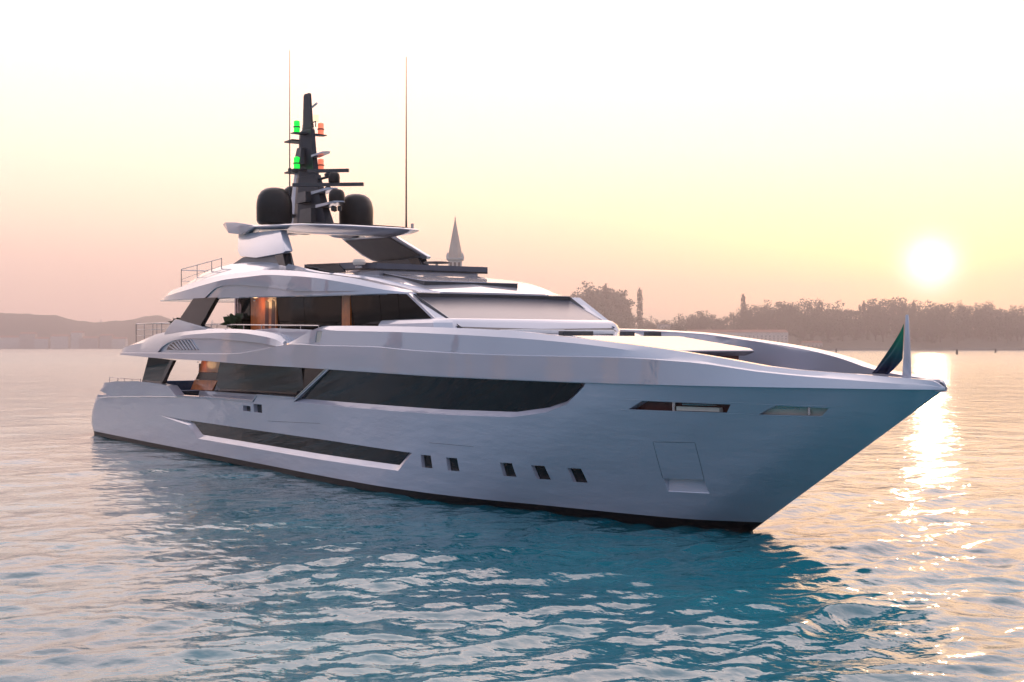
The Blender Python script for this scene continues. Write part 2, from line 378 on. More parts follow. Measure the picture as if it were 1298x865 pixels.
# chamfered panes
def grow(poly, g):
    cx = sum(p[0] for p in poly)/len(poly); cz = sum(p[1] for p in poly)/len(poly)
    return [(x+g*(1 if x > cx else -1), z+g*(1 if z > cz else -1)) for x, z in poly]
for sd in (-1, 1):
    pane(grow(WING_I, .03), .20, sd, tilt=.13).build('main_deck_window', 'glass', yacht)
    pane(grow(LOW_I, .02), .135, sd, tilt=.06).build('hull_window', 'glass', yacht)
    for x, wd in PORTS:
        q = port_poly(x, wd); f = pane(grow(q, .01), .12, sd).build('porthole', 'black', yacht)
        pane(grow(q, -.05), .105, sd, .03).build('pane', 'glass', f)
    for q in SMALL: pane(grow(q, .01), .17, sd).build('vent_window', 'glass', yacht)
    for k, q in enumerate(SLOTS):
        f = pane(grow(q, .01), (.24, .13)[k], sd).build('mooring_port', 'red' if k == 0 else 'cream', yacht)  # daylight through the forward slot is put into its cream backing
        x0, x1 = (q[0][0], q[1][0])
        if k == 0:
            a = x0 + (x1-x0)*.47; zz = 3.42
            MB().tube([(a, sd*(half(a, zz)-.15), 3.31), (a, sd*(half(a, zz)-.15), 3.54)], .05, 10).build('fairlead_roller', 'steel', f)
            b = x1-.25
            MB().loft([[(a+.12, sd*(half(a, 3.36)-.22), z), (b, sd*(half(b, 3.36)-.22), z), (b, sd*(half(b, 3.36)-.10), z), (a+.12, sd*(half(a, 3.36)-.10), z)] for z in (3.32, 3.43)]).build('bollard_base', 'cream', f)
            MB().tube([(a+.3, sd*(half(a, 3.36)-.16), 3.49), (b-.1, sd*(half(b, 3.36)-.16), 3.49)], .028, 8).build('mooring_bar', 'steel', f)
        else:
            a = x0+.35; b = x0+1.0
            MB().tube([(a, sd*(half(a, 3.36)-.08), 3.47), (b, sd*(half(b, 3.36)-.08), 3.47)], .03, 8).build('mooring_bar', 'steel', f)
            MB().tube([(b+.22, sd*(half(b, 3.36)-.15), 3.32), (b+.22, sd*(half(b, 3.36)-.15), 3.5)], .04, 8).build('fairlead_roller', 'steel', f)
def seamline(pts, r=.007, sd=-1):
    P = []
    for i in range(len(pts)-1):
        a, b = pts[i], pts[i+1]; n = max(1, int(math.hypot(b[0]-a[0], b[1]-a[1])/.4))
        P += [(lerp(a[0], b[0], k/n), lerp(a[1], b[1], k/n)) for k in range(n)]
    P.append(pts[-1])
    return [(x, sd*(half(x, z)+.001), z) for x, z in P]
for sd in (-1, 1):
    f = MB().tube(seamline([(-.22, 1.42), (.06, 2.46), (-1.22, 2.42), (-1.46, 1.38)], .006, sd), .007, 4).build('anchor_pocket_door', 'seam', yacht, smooth=0)
    for l in ([(-10.6, 1.9), (-8.3, 1.9)], [(-23.3, 2.02), (-18.3, 2.16)], [(-1.9, 3.28), (1.85, 3.285)], [(-1.9, 3.57), (1.9, 3.575)], [(1.95, 3.27), (4.2, 3.27)], [(2.3, 3.55), (4.3, 3.55)]):
        MB().tube(seamline(l, .007, sd), .007, 4).build('panel_seam', 'seam' if l[0][0] < -3 else 'white', yacht, smooth=0)
    # slanted light edge where the side deck meets the full beam saloon
    MB().tube([(-20.38, sd*(half(-20.38, 3.06)+.012), 3.04), (-17.47, sd*(half(-17.47, 4.2)+.012), 4.22)], .022, 6).build('slanted_edge_trim', 'cream', yacht)
    # rubbing strake running aft from the side deck bulwark
    MB().tube(seamline([(-48.6, 2.12), (-46, 2.26), (-40, 2.48), (-35, 2.62), (-31, 2.68)], .02, sd), .022, 6).build('rubbing_strake', 'white', yacht)
    MB().loft([[(x, sd*(half(x, z)+o), z+dz) for o, dz in ((.03, -.03), (.03, .035), (-.30, .05), (-.30, -.03))] for x, z in [(-34.6, 2.68), (-30, 2.73), (-24.8, 2.76), (-24.3, 3.03), (-20.5, 3.03)]]).build('bulwark_cap', 'white', yacht)
# decks and main saloon
MB().plan([(-46.5, -4.19), (-20.7, -4.19), (-20.7, 4.19), (-46.5, 4.19)], 2.10, 2.16).build('main_deck', 'teak', yacht, smooth=0)
for sd in (-1, 1):
    y0, y1 = sorted((sd*3.62, sd*3.50))
    MB().prism([(-34.9, 2.17), (-20.5, 2.17), (-20.5, 2.96), (-34.3, 2.93)], y0, y1).build('saloon_sill', 'white', yacht)
    MB().loft([[(x, sd*(3.56-q+(z-2.97)*.11), z) for x, z in ((-32.55, 2.97), (-22.2, 2.97), (-22.2, 4.22), (-31.3, 4.36))] for q in (0, .05)]).build('saloon_window', 'glass', yacht)
    MB().prism([(-22.15, 2.17), (-20.5, 2.17), (-18.0, 4.2), (-22.15, 4.3)], y0, y1).build('saloon_pillar', 'black', yacht)
    w_ = MB().prism([(-35.6, 2.94), (-32.65, 2.97), (-31.9, 3.45), (-35.0, 3.42)], y0, y1).build('saloon_panel', 'wood', yacht)
    MB().prism([(-34.5, 3.80), (-31.8, 3.82), (-31.35, 4.34), (-34.0, 4.38)], y0, y1).build('saloon_panel', 'wood', yacht)
    MB().prism([(-35.0, 3.43), (-31.9, 3.46), (-31.75, 3.79), (-34.5, 3.79)], y0+.03, y1-.03).build('saloon_recess', 'black', yacht)
    y0, y1 = sorted((sd*4.46, sd*4.32))
    pl = MB().loft([[(x, sd*(4.36-q+(z-3.1)*.08), z) for x, z in ((-41.0, 3.1), (-37.6, 3.1), (-35.7, 4.36), (-39.45, 4.5))] for q in (0, .14)]).build('aft_pillar', 'glass', yacht)
    MB().prism([(-37.95, 3.09), (-37.5, 3.09), (-35.6, 4.35), (-36.1, 4.37)], y0-.01, y1+.01).build('pillar_trim', 'black', pl)
MB().box(-34.9, -20.7, -3.45, 3.45, 2.17, 4.2).build('saloon_core', 'mattblack', yacht, smooth=0)
# --- upper deck bulwark: one moulding from the aft overhang to the bow ------------------------
Z_CR = table([(-44.6, 4.64), (-43, 4.68), (-37.5, 4.69), (-30.6, 4.68), (-26.6, 4.71), (-23.9, 4.87), (-21.3, 5.07), (-20, 5.1), (-18.2, 5.05), (-14, 5.0), (-10.8, 4.86), (-5.8, 4.74), (-1.9, 4.71), (.7, 4.60), (2.9, 4.34), (5.4, 4.15), (6.2, 4.08), (6.5, 4.02)])
Z_CL = table([(-44.6, 4.66), (-43.4, 4.95), (-42.3, 5.08), (-37.5, 5.31), (-32.7, 5.57), (-29, 5.62), (-26.6, 5.60), (-24, 5.45), (-22.3, 5.28), (-21.4, 5.11), (-20.6, 5.25), (-18.3, 5.68), (-17.2, 5.60), (-12.5, 5.5), (-6.4, 5.28), (-3.1, 5.07), (.7, 4.66), (2.9, 4.36), (5.4, 4.2), (6.2, 4.12), (6.5, 4.03)])
Z_TP = table([(-44.6, 4.68), (-44.0, 4.82), (-43.2, 5.0), (-40.5, 5.36), (-37.5, 5.69), (-34, 5.80), (-30.4, 5.82), (-25.7, 5.72), (-23.8, 5.62), (-22.3, 5.45), (-21.4, 5.15), (-20.8, 5.26), (-18.6, 5.74), (-18.2, 5.77), (-12.5, 5.69), (-6.4, 5.48), (-4.4, 5.32), (-.6, 4.97), (1.3, 4.72), (2.9, 4.47), (5.4, 4.29), (6.15, 4.23), (6.3, 4.20), (6.5, 4.05)])
xs = [-44.6, -44.3, -44, -43.6, -43.2, -42.7, -42.3, -41.5] + [-40.5+i*.75 for i in range(22)] + [-23.8, -23.3, -22.9, -22.3, -21.9, -21.6, -21.4, -21.2, -20.8, -20.3, -19.6, -19, -18.6, -18.3, -18, -17.4] + [-16.7+i*.6 for i in range(33)] + [3.3+i*.25 for i in range(9)] + [5.5, 5.7, 5.9, 6.1, 6.25, 6.3, 6.36, 6.41, 6.46, 6.50]
rings = []
for x in xs:
    b = b_top(x) + .035*min(1, (6.6-x)); k = min(1.0, b/1.4)
    if x < -43.6: b -= .9*((-43.6-x)/1.0)**2*.5
    lean = lerp(.02, .16, min(1, max(0, (x+2)/4)))*k
    zk, zc, zl, zt = Z_KN(x), Z_CR(x), Z_CL(x), Z_TP(x)
    zf = 4.60 if x < -10.4 else 3.95
    if x < -44.2: zf = zk+.03
    if x > -10.5 and x < -10.4: zf = 4.5
    zf = min(zf, zt-.05)
    zl = max(zl, zc+.025)
    zt = max(zt, zl+.015)
    tw = .62*k if x > -21 else .55
    half_ = [(0, zk), (b, zk), (b-lean*.6, zc), (b-lean*.6-.05*k, zc+.02), (b-lean-.10*k, zl), (b-lean-.26*k, zt), (b-lean-tw+.15*k, zt), (b-lean-tw, zt-.04), (b-lean-tw-.02*k, zf), (0, zf)]
    if x > 5.9: half_[-1] = (0, zf)
    half_ = [(max(y, .002*(i+1)) if 0 < i < 9 else 0, z) for i, (y, z) in enumerate(half_)]
    rings.append([(x, -y, z) for y, z in half_] + [(x, y, z) for y, z in half_[-2:0:-1]])
bul = MB().loft(rings).build('upper_deck_bulwark', 'white', yacht, smooth=22)
cc = []
def bt_rec(poly, depth, sd, inset):
    P = sub(poly, .6)
    return MB().loft([[(x, sd*(b_top(x)+.5), z) for x, z in P], [(x, sd*(b_top(x)-inset-depth), z) for x, z in P]])
ARCH = [(-37.4, 4.74), (-36.8, 5.0), (-35.9, 5.2), (-34.8, 5.33), (-33, 5.40), (-29.6, 5.38), (-24, 5.16), (-22.1, 5.02), (-24, 4.93), (-26.7, 4.78), (-31, 4.73)]
for sd in (-1, 1):
    cc.append(bt_rec(ARCH, .06, sd, .08))
    v = [(-18.58, 5.17), (-18.12, 5.17), (-18.0, 5.58), (-18.46, 5.58)]
    cc.append(bt_rec(v, .03, sd, .08))
cut(bul, cc)
for sd in (-1, 1):
    MB().loft([[(x, sd*(b_top(x)-.095), z) for x, z in v], [(x, sd*(b_top(x)-.14), z) for x, z in v]]).build('bulwark_light', 'cream', yacht)
    lv = MB()
    lp = [(-36.3, 4.86), (-36.0, 5.06), (-35.4, 5.2), (-34.4, 5.31), (-32.75, 5.345), (-31.6, 4.86)]
    P = sub(lp, .5); lv = MB().loft([[(x, sd*(b_top(x)-.128), z) for x, z in P], [(x, sd*(b_top(x)-.15), z) for x, z in P]]).build('louvre_grille', 'black', yacht)
    for i in range(8):
        xt = -32.75 - i*.46; zt = min(5.35, 5.36 - .004*i*i); 
        xb = xt + .95; zt -= .05*max(0, i-5)
        MB().loft([[(x+dx, sd*(b_top(x)-q), z) for q, dx in ((.14, 0), (.085, .04), (.085, .2), (.14, .24))] for x, z in ((xb-.1, 4.87), (xt-.1, zt))]).build('louvre_slat', 'white', lv)
MB().plan([(-44.0, -4.1), (-10.6, -4.0), (-10.6, 4.0), (-44.0, 4.1)], 4.60, 4.64).build('upper_deck', 'teak', yacht, smooth=0)
MB().plan([(-10.3, -3.7), (-6, -3.2), (-2, -2.6), (1, -1.9), (3, -1.2), (4.6, -.5), (4.6, .5), (3, 1.2), (1, 1.9), (-2, 2.6), (-6, 3.2), (-10.3, 3.7)], 3.94, 3.985).build('fore_deck', 'teak', yacht, smooth=0)
MB().plan([(4.5, -.98), (5.4, -.55), (6.25, -.1), (6.25, .1), (5.4, .55), (4.5, .98)], 4.10, 4.235).build('bow_plate', 'white', yacht, bevel=.02)
for sd in (-1, 1):
    y0, y1 = sorted((sd*4.30, sd*4.16))
    MB().prism([(-28, 4.62), (-28, 5.6), (-26, 5.72), (-23.5, 5.76), (-20.5, 5.68), (-18.3, 5.6), (-18.3, 4.62)], y0, y1).build('side_deck_coaming', 'white', yacht, bevel=.03)
# --- foredeck trunk, lounge lid and furniture --------------------------------------------------
MB().loft([[(x, y, z) for y, z in ((-wd, 4.0), (-wd+.1, zt-.12), (-wd+.35, zt), (wd-.35, zt), (wd-.1, zt-.12), (wd, 4.0))] for x, wd, zt in ((-11.2, 3.3, 5.60), (-9.5, 3.1, 5.52), (-7.5, 2.9, 5.36), (-6.3, 2.7, 5.24))]).build('foredeck_trunk', 'white', yacht)
for y0, y1 in ((-2.3, -.6), (.2, 1.4)):
    MB().box(-9.6, -8.2, y0, y1, 5.42, 5.56).build('deck_cushion', 'cushion', yacht, bevel=.04)
for y0, y1 in ((-1.5, -.35), (.9, 1.3), (1.9, 2.4)):
    MB().box(-7.3, -7.0, y0, y1, 5.30, 5.50).build('deck_fitting', 'mattblack', yacht, bevel=.02)
def lidr(dx, dy, dz): return [(x+(dx if x > -4 else -dx), y*(1+dy), z+dz) for x, y, z in [(-5.75, -2.1, 5.30), (-2.4, -2.1, 4.92), (-1.95, -1.8, 4.87), (-1.95, 1.8, 4.87), (-2.4, 2.1, 4.92), (-5.75, 2.1, 5.30)]]
MB().loft([lidr(-.25, -.06, -.13), lidr(0, 0, -.03), lidr(0, 0, .01)]).build('lid_rim', 'mattgrey', yacht, smooth=20)
MB().loft([lidr(-.01, -.004, .0105), lidr(-.03, -.012, .04)]).build('lounge_lid', 'white', yacht, smooth=20)
MB().loft([[(-5.6, -1.7, z), (-2.5, -1.7, z), (-2.5, 1.7, z), (-5.6, 1.7, z)] for z in (4.0, 4.84)]).build('lounge_base', 'red', yacht, smooth=0)
MB().box(-6.3, -5.75, -2.4, 2.4, 4.9, 5.33).build('lounge_backrest', 'cushion', yacht, bevel=.05)
# --- wheelhouse -----------------------------------------------------------------------------
def wh_ring(z, ws):
    t = (z-5.3)/(6.95-5.3); x0 = lerp(-9.25, -13.35, t)
    return x0
f_side = lambda z: -11.45 + (5.94-z)*2.05
f_ws = lambda z: -11.28 + (5.94-z)*2.74
core = MB().loft([[(-28, -3.3, z), (f_side(z)-.15, -3.3, z), (f_ws(z)-.12, -3.1, z), (f_ws(z)-.1, 0, z), (f_ws(z)-.12, 3.1, z), (f_side(z)-.15, 3.3, z), (-28, 3.3, z)] for z in (4.65, 6.84)]).build('deckhouse_core', 'mattblack', yacht, smooth=0)
for sd in (-1, 1):
    def sidep(poly, m, nm, o=0):
        if m == 'cabglass': return MB().loft([[(x, sd*(3.42-q+(z-5.2)*.095), z) for x, z in poly] for q in (0, .05)]).build(nm, m, yacht)
        y0, y1 = sorted((sd*(3.51), sd*(3.58+o)))
        return MB().prism(poly, y0, y1).build(nm, m, yacht)
    for i, (a, b) in enumerate([(-25.0, -22.3), (-22.25, -18.75), (-17.95, -15.6), (-15.55, -14.2)]):
        sidep([(a, 5.2), (b, 5.2), (b, 7.08 if b < -18 else 6.86), (a, 7.12 if b < -18 else 6.9)], 'cabglass', 'deckhouse_window')
    sidep([(-14.15, 5.2), (f_side(5.2)-.25, 5.2), (f_side(6.80)-.25, 6.80), (-14.15, 6.82)], 'cabglass', 'deckhouse_window')
    sidep([(-27.9, 5.2), (-25.05, 5.2), (-25.05, 7.12), (-27.9, 7.14)], 'wood', 'deckhouse_panel')
    sidep([(-18.7, 5.2), (-18.0, 5.2), (-18.0, 7.0), (-18.7, 7.0)], 'wood', 'deckhouse_panel')
    for x_ in (-26.3, -25.6): sidep([(x_, 5.6), (x_+.42, 5.5), (x_+.40, 6.9), (x_+.1, 7.0)], 'red', 'deckhouse_curtain', .01)
    y0, y1 = sorted((sd*3.5, sd*3.56))
    MB().prism([(-29.9, 4.7), (-28.05, 4.7), (-28.05, 7.14), (-29.9, 7.16)], y0, y1).build('wing_screen', 'screen', yacht) if 'screen' in M else None
    # sloped corner pillar
    MB().loft([[(f_side(z)-.22, sd*3.60, z), (f_side(z)-.02, sd*3.60, z), (f_ws(z)+.06, sd*3.15, z), (f_ws(z)-.15, sd*3.15, z)] for z in (5.7, 6.84)]).build('corner_pillar', 'white', yacht, smooth=0)
n_ = 13
def wsr(z, off):
    r = []
    for i in range(n_):
        y = lerp(-3.16, 3.16, i/(n_-1)); r.append((f_ws(z)+.12*(1-(y/3.16)**2)+off, y, z))
    return r
MB().loft([wsr(z, .03)+wsr(z, -.05)[::-1] for z in (5.75, 6.78)]).build('windscreen', 'wscreen', yacht)
MB().loft([[(x, y, z) for x, y in ((-15.2, -wy), (-11.5+dx, -wy), (-11.0+dx, -wy+.45), (-10.85+dx, 0), (-11.0+dx, wy-.45), (-11.5+dx, wy), (-15.2, wy))] for z, wy, dx in ((5.0, 3.95, .75), (5.80, 3.8, .25), (5.92, 3.70, .10), (5.95, 3.62, 0.0))]).build('windscreen_coaming', 'white', yacht, smooth=25)
# side deck pillars of the upper deck with their fairings
for sd in (-1, 1):
    y0, y1 = sorted((sd*4.42, sd*4.22))
    MB().prism([(-35.3, 5.75), (-31.2, 5.75), (-31.9, 6.0), (-29.9, 7.2), (-32.9, 7.25), (-34.9, 6.3)], y0, y1).build('upper_pillar', 'black', yacht)
    y0, y1 = sorted((sd*4.52, sd*4.12))
    MB().prism([(-36.9, 5.6), (-30.4, 5.6), (-31.0, 5.86), (-33, 6.08), (-34.9, 6.31), (-35.3, 6.32), (-36.3, 5.95)], y0, y1).build('pillar_fairing', 'white', yacht, bevel=.04)
# --- upper roof (eyebrow, sun deck side and brow over the windscreen) ---------------------------
Z_RB = table([(-39.4, 7.30), (-32.7, 7.18), (-26, 7.06), (-19.6, 6.92), (-15.9, 6.86), (-14.6, 6.83), (-12.8, 6.75)])
Z_RL = table([(-39.4, 7.35), (-38.9, 7.42), (-36.9, 7.54), (-34.4, 7.67), (-31.7, 7.84), (-28.7, 7.97), (-25, 7.97), (-21.8, 7.80), (-19.6, 7.63), (-16.8, 7.28), (-14.6, 6.97), (-12.8, 6.83)])
Z_RT = table([(-39.4, 7.38), (-39.1, 7.58), (-38, 7.72), (-35.2, 7.93), (-32.4, 8.10), (-29.3, 8.21), (-25.7, 8.21), (-22.4, 8.05), (-20.1, 7.85), (-17.2, 7.53), (-15.3, 7.2), (-13.6, 6.90), (-12.8, 6.86)])
Z_R2 = table([(-38.2, 7.70), (-37, 8.10), (-35.4, 8.44), (-32.1, 8.73), (-30, 8.80), (-27.7, 8.75), (-26, 8.64), (-23.9, 8.37), (-22.3, 8.12), (-20.8, 7.93), (-19, 7.75)])
xs = [-39.4, -39.25, -39.1, -38.7, -38.2, -37.6, -37] + [-36+i*.8 for i in range(20)] + [-20.5, -20.2, -19.9, -19.2] + [-18.6+i*.6 for i in range(8)] + [-13.9, -13.6, -13.45]
rings = []
for x in xs:
    b = B_RF(x); zb, zl, zt = Z_RB(x), Z_RL(x), Z_RT(x)
    if x < -20: z2 = max(Z_R2(x), zt+.01); zf = 7.6
    else: z2 = zt+.03; zf = zt+.16
    if x < -38.3: z2 = zt+.01; zf = zt-.02
    if -20.1 < x < -19.8: zf = zt+.10
    if x > -13.7: zf = zt+.05
    half_ = [(0, zb), (b-.5, zb), (b-.04, zb+.01), (b, zb+.05), (b-.03, zl), (b-.22, zt), (b-.42, zt+.005), (b-.95, z2-.05), (b-1.02, z2), (b-1.12, z2-.02), (b-1.14, max(zf, 7.5) if x < -20 else z2+.01), (0, zf)]
    rings.append([(x, -y, z) for y, z in half_] + [(x, y, z) for y, z in half_[-2:0:-1]])
roof = MB().loft(rings).build('upper_roof', 'white', yacht, smooth=22)
cc = []
RREC = [(-31.6, 7.22), (-31.0, 7.42), (-30.3, 7.62), (-29.4, 7.70), (-27.7, 7.69), (-24.2, 7.45), (-21.2, 7.17), (-19.6, 7.12), (-16.2, 7.02), (-19.6, 7.01), (-25, 7.11)]
for sd in (-1, 1):
    P = sub(RREC, .6)
    cc.append(MB().loft([[(x, sd*(B_RF(x)+.5), z) for x, z in P], [(x, sd*(B_RF(x)-.07), z) for x, z in P]]))
cut(roof, cc)
# dark line under the brow
br = [(-12.86, -3.12), (-12.80, 0), (-12.86, 3.12)]
MB().loft([[(x, y, z) for x, y in ((-15.0, -3.3), (-13.5, -3.2), (-13.5, 3.2), (-15.0, 3.3))] for z in (6.745, 6.78)]).build('brow_underside', 'black', yacht, smooth=0)
MB().loft([[(-14.6, -3.30, z0), (-13.42+o, -3.22, z1), (-13.42+o, 3.22, z1), (-14.6, 3.30, z0)] for o, z0, z1 in ((-.1, 6.78, 6.665), (.03, 6.80, 6.67), (.05, 6.90, 6.865), (-.12, 6.93, 6.90))]).build('brow_lip', 'mattblack', yacht, smooth=0)
# raised roof panel
def rpl(o, g): return [(x, y, z+o) for x, y, z in ((-18.9-g, -2.0-g, 7.80), (-15.1+g, -2.0-g, 7.29), (-15.1+g, 2.0+g, 7.29), (-18.9-g, 2.0+g, 7.80))]
MB().loft([rpl(-.06, 0), rpl(.085, 0)]).build('roof_panel', 'mattblack', yacht, smooth=0)
MB().loft([rpl(.088, .02), rpl(.11, .02)]).build('roof_panel_top', 'white', yacht, smooth=0)
MB().plan([(-23.6, -2.7), (-19.2, -2.5), (-18.35, -2.2), (-18.35, 2.2), (-19.2, 2.5), (-23.6, 2.7)], 7.55, 7.90).build('coaming_plinth', 'white', yacht, smooth=0)
# sun deck windscreen
fr = []
for o0, o1, z0, z1, m_, nm in ((0, .10, 7.90, 7.965, 'black', 'coaming_shadow_gap'), (.02, .12, 7.968, 8.17, 'mattgrey', 'sundeck_coaming')):  # black strip paints in the shadow gap under the coaming
    a = [(-23.6, -2.95), (-19.0, -2.75), (-18.0, -2.45), (-18.0, 2.45), (-19.0, 2.75), (-23.6, 2.95)]
    bb = [(-23.6, -2.80), (-19.05, -2.6), (-18.2, -2.3), (-18.2, 2.3), (-19.05, 2.6), (-23.6, 2.80)]
    zt = [.22, .08, 0, 0, .08, .22] if z1 > 8 else [.15, .05, 0, 0, .05, .15]
    mb = MB()
    for k in range(5):
        mb.loft([[(a[k][0], a[k][1], z0+[.15, .05, 0, 0, .05, .15][k]), (a[k][0], a[k][1], z1+zt[k]), (bb[k][0], bb[k][1], z1+zt[k]), (bb[k][0], bb[k][1], z0+[.15, .05, 0, 0, .05, .15][k])],
                 [(a[k+1][0], a[k+1][1], z0+[.15, .05, 0, 0, .05, .15][k+1]), (a[k+1][0], a[k+1][1], z1+zt[k+1]), (bb[k+1][0], bb[k+1][1], z1+zt[k+1]), (bb[k+1][0], bb[k+1][1], z0+[.15, .05, 0, 0, .05, .15][k+1])]])
    mb.build(nm, m_, yacht, smooth=0)
for sd in (-1, 1):
    MB().loft([[(x, sd*(yy+o), z) for x, yy, z in ((-24.2, 2.98, 7.95), (-19.9, 2.80, 7.9), (-20.6, 2.82, 8.28), (-23.2, 2.95, 8.38))] for o in (.0, .05)]).build('sundeck_side_glass', 'glass', yacht, smooth=0)
sl_ = MB().lathe([(.16, 0), (.16, .06), (.08, .08), (.08, .14)], (-18.6, -2.9, 8.0)).build('searchlight', 'steel', yacht)
MB().lathe([(.02, -.13), (.22, -.10), (.26, .0), (.22, .10), (.02, .13)], (-18.6, -2.9, 8.22)).build('lamp_head', 'cream', sl_)
MB().lathe([(.5, 0), (.55, .03), (.5, .06)], (-20.6, 1.6, 8.43), 20).build('sundeck_table', 'mattblack', yacht)
MB().lathe([(.06, 0), (.06, .85)], (-20.6, 1.6, 7.6), 10).build('table_leg', 'steel', yacht)
# --- hardtop, its pylons and winglets ------------------------------------------------------------
hp = [(-31.4, 2.55), (-30.9, 2.85), (-29.6, 3.0), (-27.8, 3.0), (-25.6, 2.95), (-24.3, 2.8), (-23.5, 2.3), (-23.0, 1.2)]
def hz(x): return 10.52 + (x+31)*(-.45/8)
ring_o = [(x, -y) for x, y in hp] + [(x, y) for x, y in hp[::-1]]
def hring(sc, dz): return [(-27.6+(x+27.6)*sc, y*sc, hz(x)+dz) for x, y in ring_o]
MB().loft([hring(.70, -.30), hring(.93, -.17), hring(1.0, -.07), hring(1.0, -.04), hring(.985, .0)]).build('hardtop', 'white', yacht, smooth=35)
MB().plan([(-25.3, -1.9), (-23.9, -1.45), (-23.35, -.7), (-23.35, .7), (-23.9, 1.45), (-25.3, 1.9), (-26.6, 2.3), (-28.5, 2.45), (-28.5, .9), (-26.6, .7), (-26.6, -.7)], 0, .02)
mbp = MB(); pp = [(-27.0, -2.3), (-25.2, -2.5), (-24.2, -2.35), (-23.5, -1.6), (-23.2, -.5), (-23.2, .5), (-23.5, 1.6), (-24.2, 2.35), (-25.2, 2.5), (-27.0, 2.3)]
mbp.loft([[(x, y, hz(x)+dz) for x, y in pp] for dz in (-.02, .05)]); mbp.build('hardtop_dark_panel', 'black', yacht, smooth=0)
for sd in (-1, 1):
    # blade: broad leaning plate with a bright leading edge
    up = [(-31.6, 10.22), (-26.4, 10.02), (-24.35, 8.98), (-24.6, 8.90), (-27.5, 8.86), (-29.6, 9.05), (-30.4, 9.35)]
    A = [(x, sd*(2.80+(10.1-z)*.58), z) for x, z in up]; B = [(x+.1, sd*(2.80+(10.1-z)*.58-.28), z) for x, z in up]
    pyl = MB().loft([A, B]).build('hardtop_pylon', 'white', yacht, bevel=.03)
    A2 = [(x, sd*(2.80+(10.1-z)*.58-.30), z) for x, z in [(-31.2, 10.1), (-26.7, 9.95), (-24.75, 9.05), (-27.5, 8.98), (-29.4, 9.1), (-30.1, 9.4)]]; B2 = [(x, y-sd*.03, z) for x, y, z in A2]
    MB().loft([A2, B2]).build('inner_darkening', 'pylonin', pyl)  # plate added to darken the pylon's inner face, which catches bright sky
    lo = [(-29.4, 9.0), (-24.9, 8.92), (-24.4, 8.3), (-32.0, 8.45)]
    A = [(x, sd*(3.36+(9-z)*.1), z) for x, z in lo]; B = [(x+.1, sd*(3.36+(9-z)*.1-.32), z) for x, z in lo]
    MB().loft([A, B]).build('pylon_foot', 'pylon', yacht)
    MB().loft([[(x, sd*(3.40+(9-z)*.1+o), z) for x, z in ((-25.75, 8.95), (-24.82, 8.94), (-24.3, 8.28), (-24.9, 8.28))] for o in (0, -.40)]).build('foot_trim', 'black', yacht)
    # winglet pointing aft
    wl = [[(-33.7, 10.82), (-33.85, 10.72), (-33.4, 10.62)], ]
    MB().loft([[(-33.85, sd*2.65, 10.83), (-33.75, sd*2.5, 10.72), (-33.3, sd*2.2, 10.62), (-33.5, sd*2.2, 10.78)],
               [(-32.6, sd*2.98, 10.83), (-32.3, sd*2.95, 10.30), (-32.0, sd*2.3, 10.30), (-32.5, sd*2.2, 10.75)],
               [(-31.2, sd*3.02, 10.72), (-30.6, sd*3.0, 10.12), (-30.6, sd*2.3, 10.15), (-31.2, sd*2.2, 10.62)],
               [(-29.3, sd*3.0, 10.46), (-28.9, sd*2.98, 10.36), (-28.9, sd*2.4, 10.36), (-29.3, sd*2.4, 10.44)]]).build('hardtop_winglet', 'white', yacht, smooth=25, bevel=.02)
# --- radomes, mast, lamps, aerials ------------------------------------------------------------
def dome(x, y, z, r, h, nm='radome'):
    k = r/.80
    return MB().lathe([(.05, 0), (r*.85, 0), (r*.93, .06*k), (r*.985, .16*k), (r, h*.45), (r*.985, h*.60), (r*.91, h*.76), (r*.76, h*.88), (r*.52, h*.96), (r*.25, h*.99), (.03, h)], (x, y, z), 32).build(nm, 'dome', yacht, smooth=60)
dome(-29, -2.03, hz(-29)+.09, .80, 1.66); dome(-29, 2.03, hz(-29)+.05, .80, 1.66); dome(-32.2, .25, 11.25, .55, 1.45)
MB().tube([(-32.2, .25, 11.26), (-30.9, .1, 11.1)], [.12, .2], 8).build('radome_bracket', 'mast', yacht)
mb = MB()
def mring(z, xa, xf, wy):
    t = .30
    return [(xa, -wy*.75, z), (lerp(xa, xf, .22), -wy, z), (xf, -wy*.42, z), (xf, wy*.42, z), (lerp(xa, xf, .22), wy, z), (xa, wy*.75, z)]
mast = MB().loft([mring(z, a, f, wy) for z, a, f, wy in ((10.35, -30.9, -27.35, .46), (11.4, -30.75, -28.05, .40), (12.85, -30.65, -28.8, .33), (12.86, -30.6, -28.95, .30), (14.0, -30.55, -29.2, .26), (14.95, -30.5, -29.35, .23), (15.05, -30.3, -29.4, .18))]).build('mast', 'mast', yacht, smooth=0)
MB().loft([mring(z, a, f, wy) for z, a, f, wy in ((15.08, -30.35, -29.35, .14), (15.4, -30.3, -29.45, .12), (16.65, -30.25, -29.62, .10), (16.72, -30.2, -29.7, .08))]).build('mast_head', 'mast', mast, smooth=0)
for z0, z1, xa, xf in ((10.6, 11.3, -29.6, -28.3), (11.6, 12.1, -29.9, -28.9), (13.4, 14.2, -30.2, -29.6)):
    MB().loft([[(xa, -.60, z0), (xf, -.56, z0), (xf, -.3, z0), (xa, -.3, z0)], [(xa-.05, -.50 if z0 < 13 else -.40, z1), (xf-.25, -.46 if z0 < 13 else -.36, z1), (xf-.25, -.2, z1), (xa-.05, -.2, z1)]]).build('mast_locker', 'mattblack', mast, smooth=0)
for z in (11.1, 13.15, 14.6):
    MB().box(-31.5, -30.6, -.5, .5, z, z+.07).build('mast_shelf', 'mattblack', mast, smooth=0)
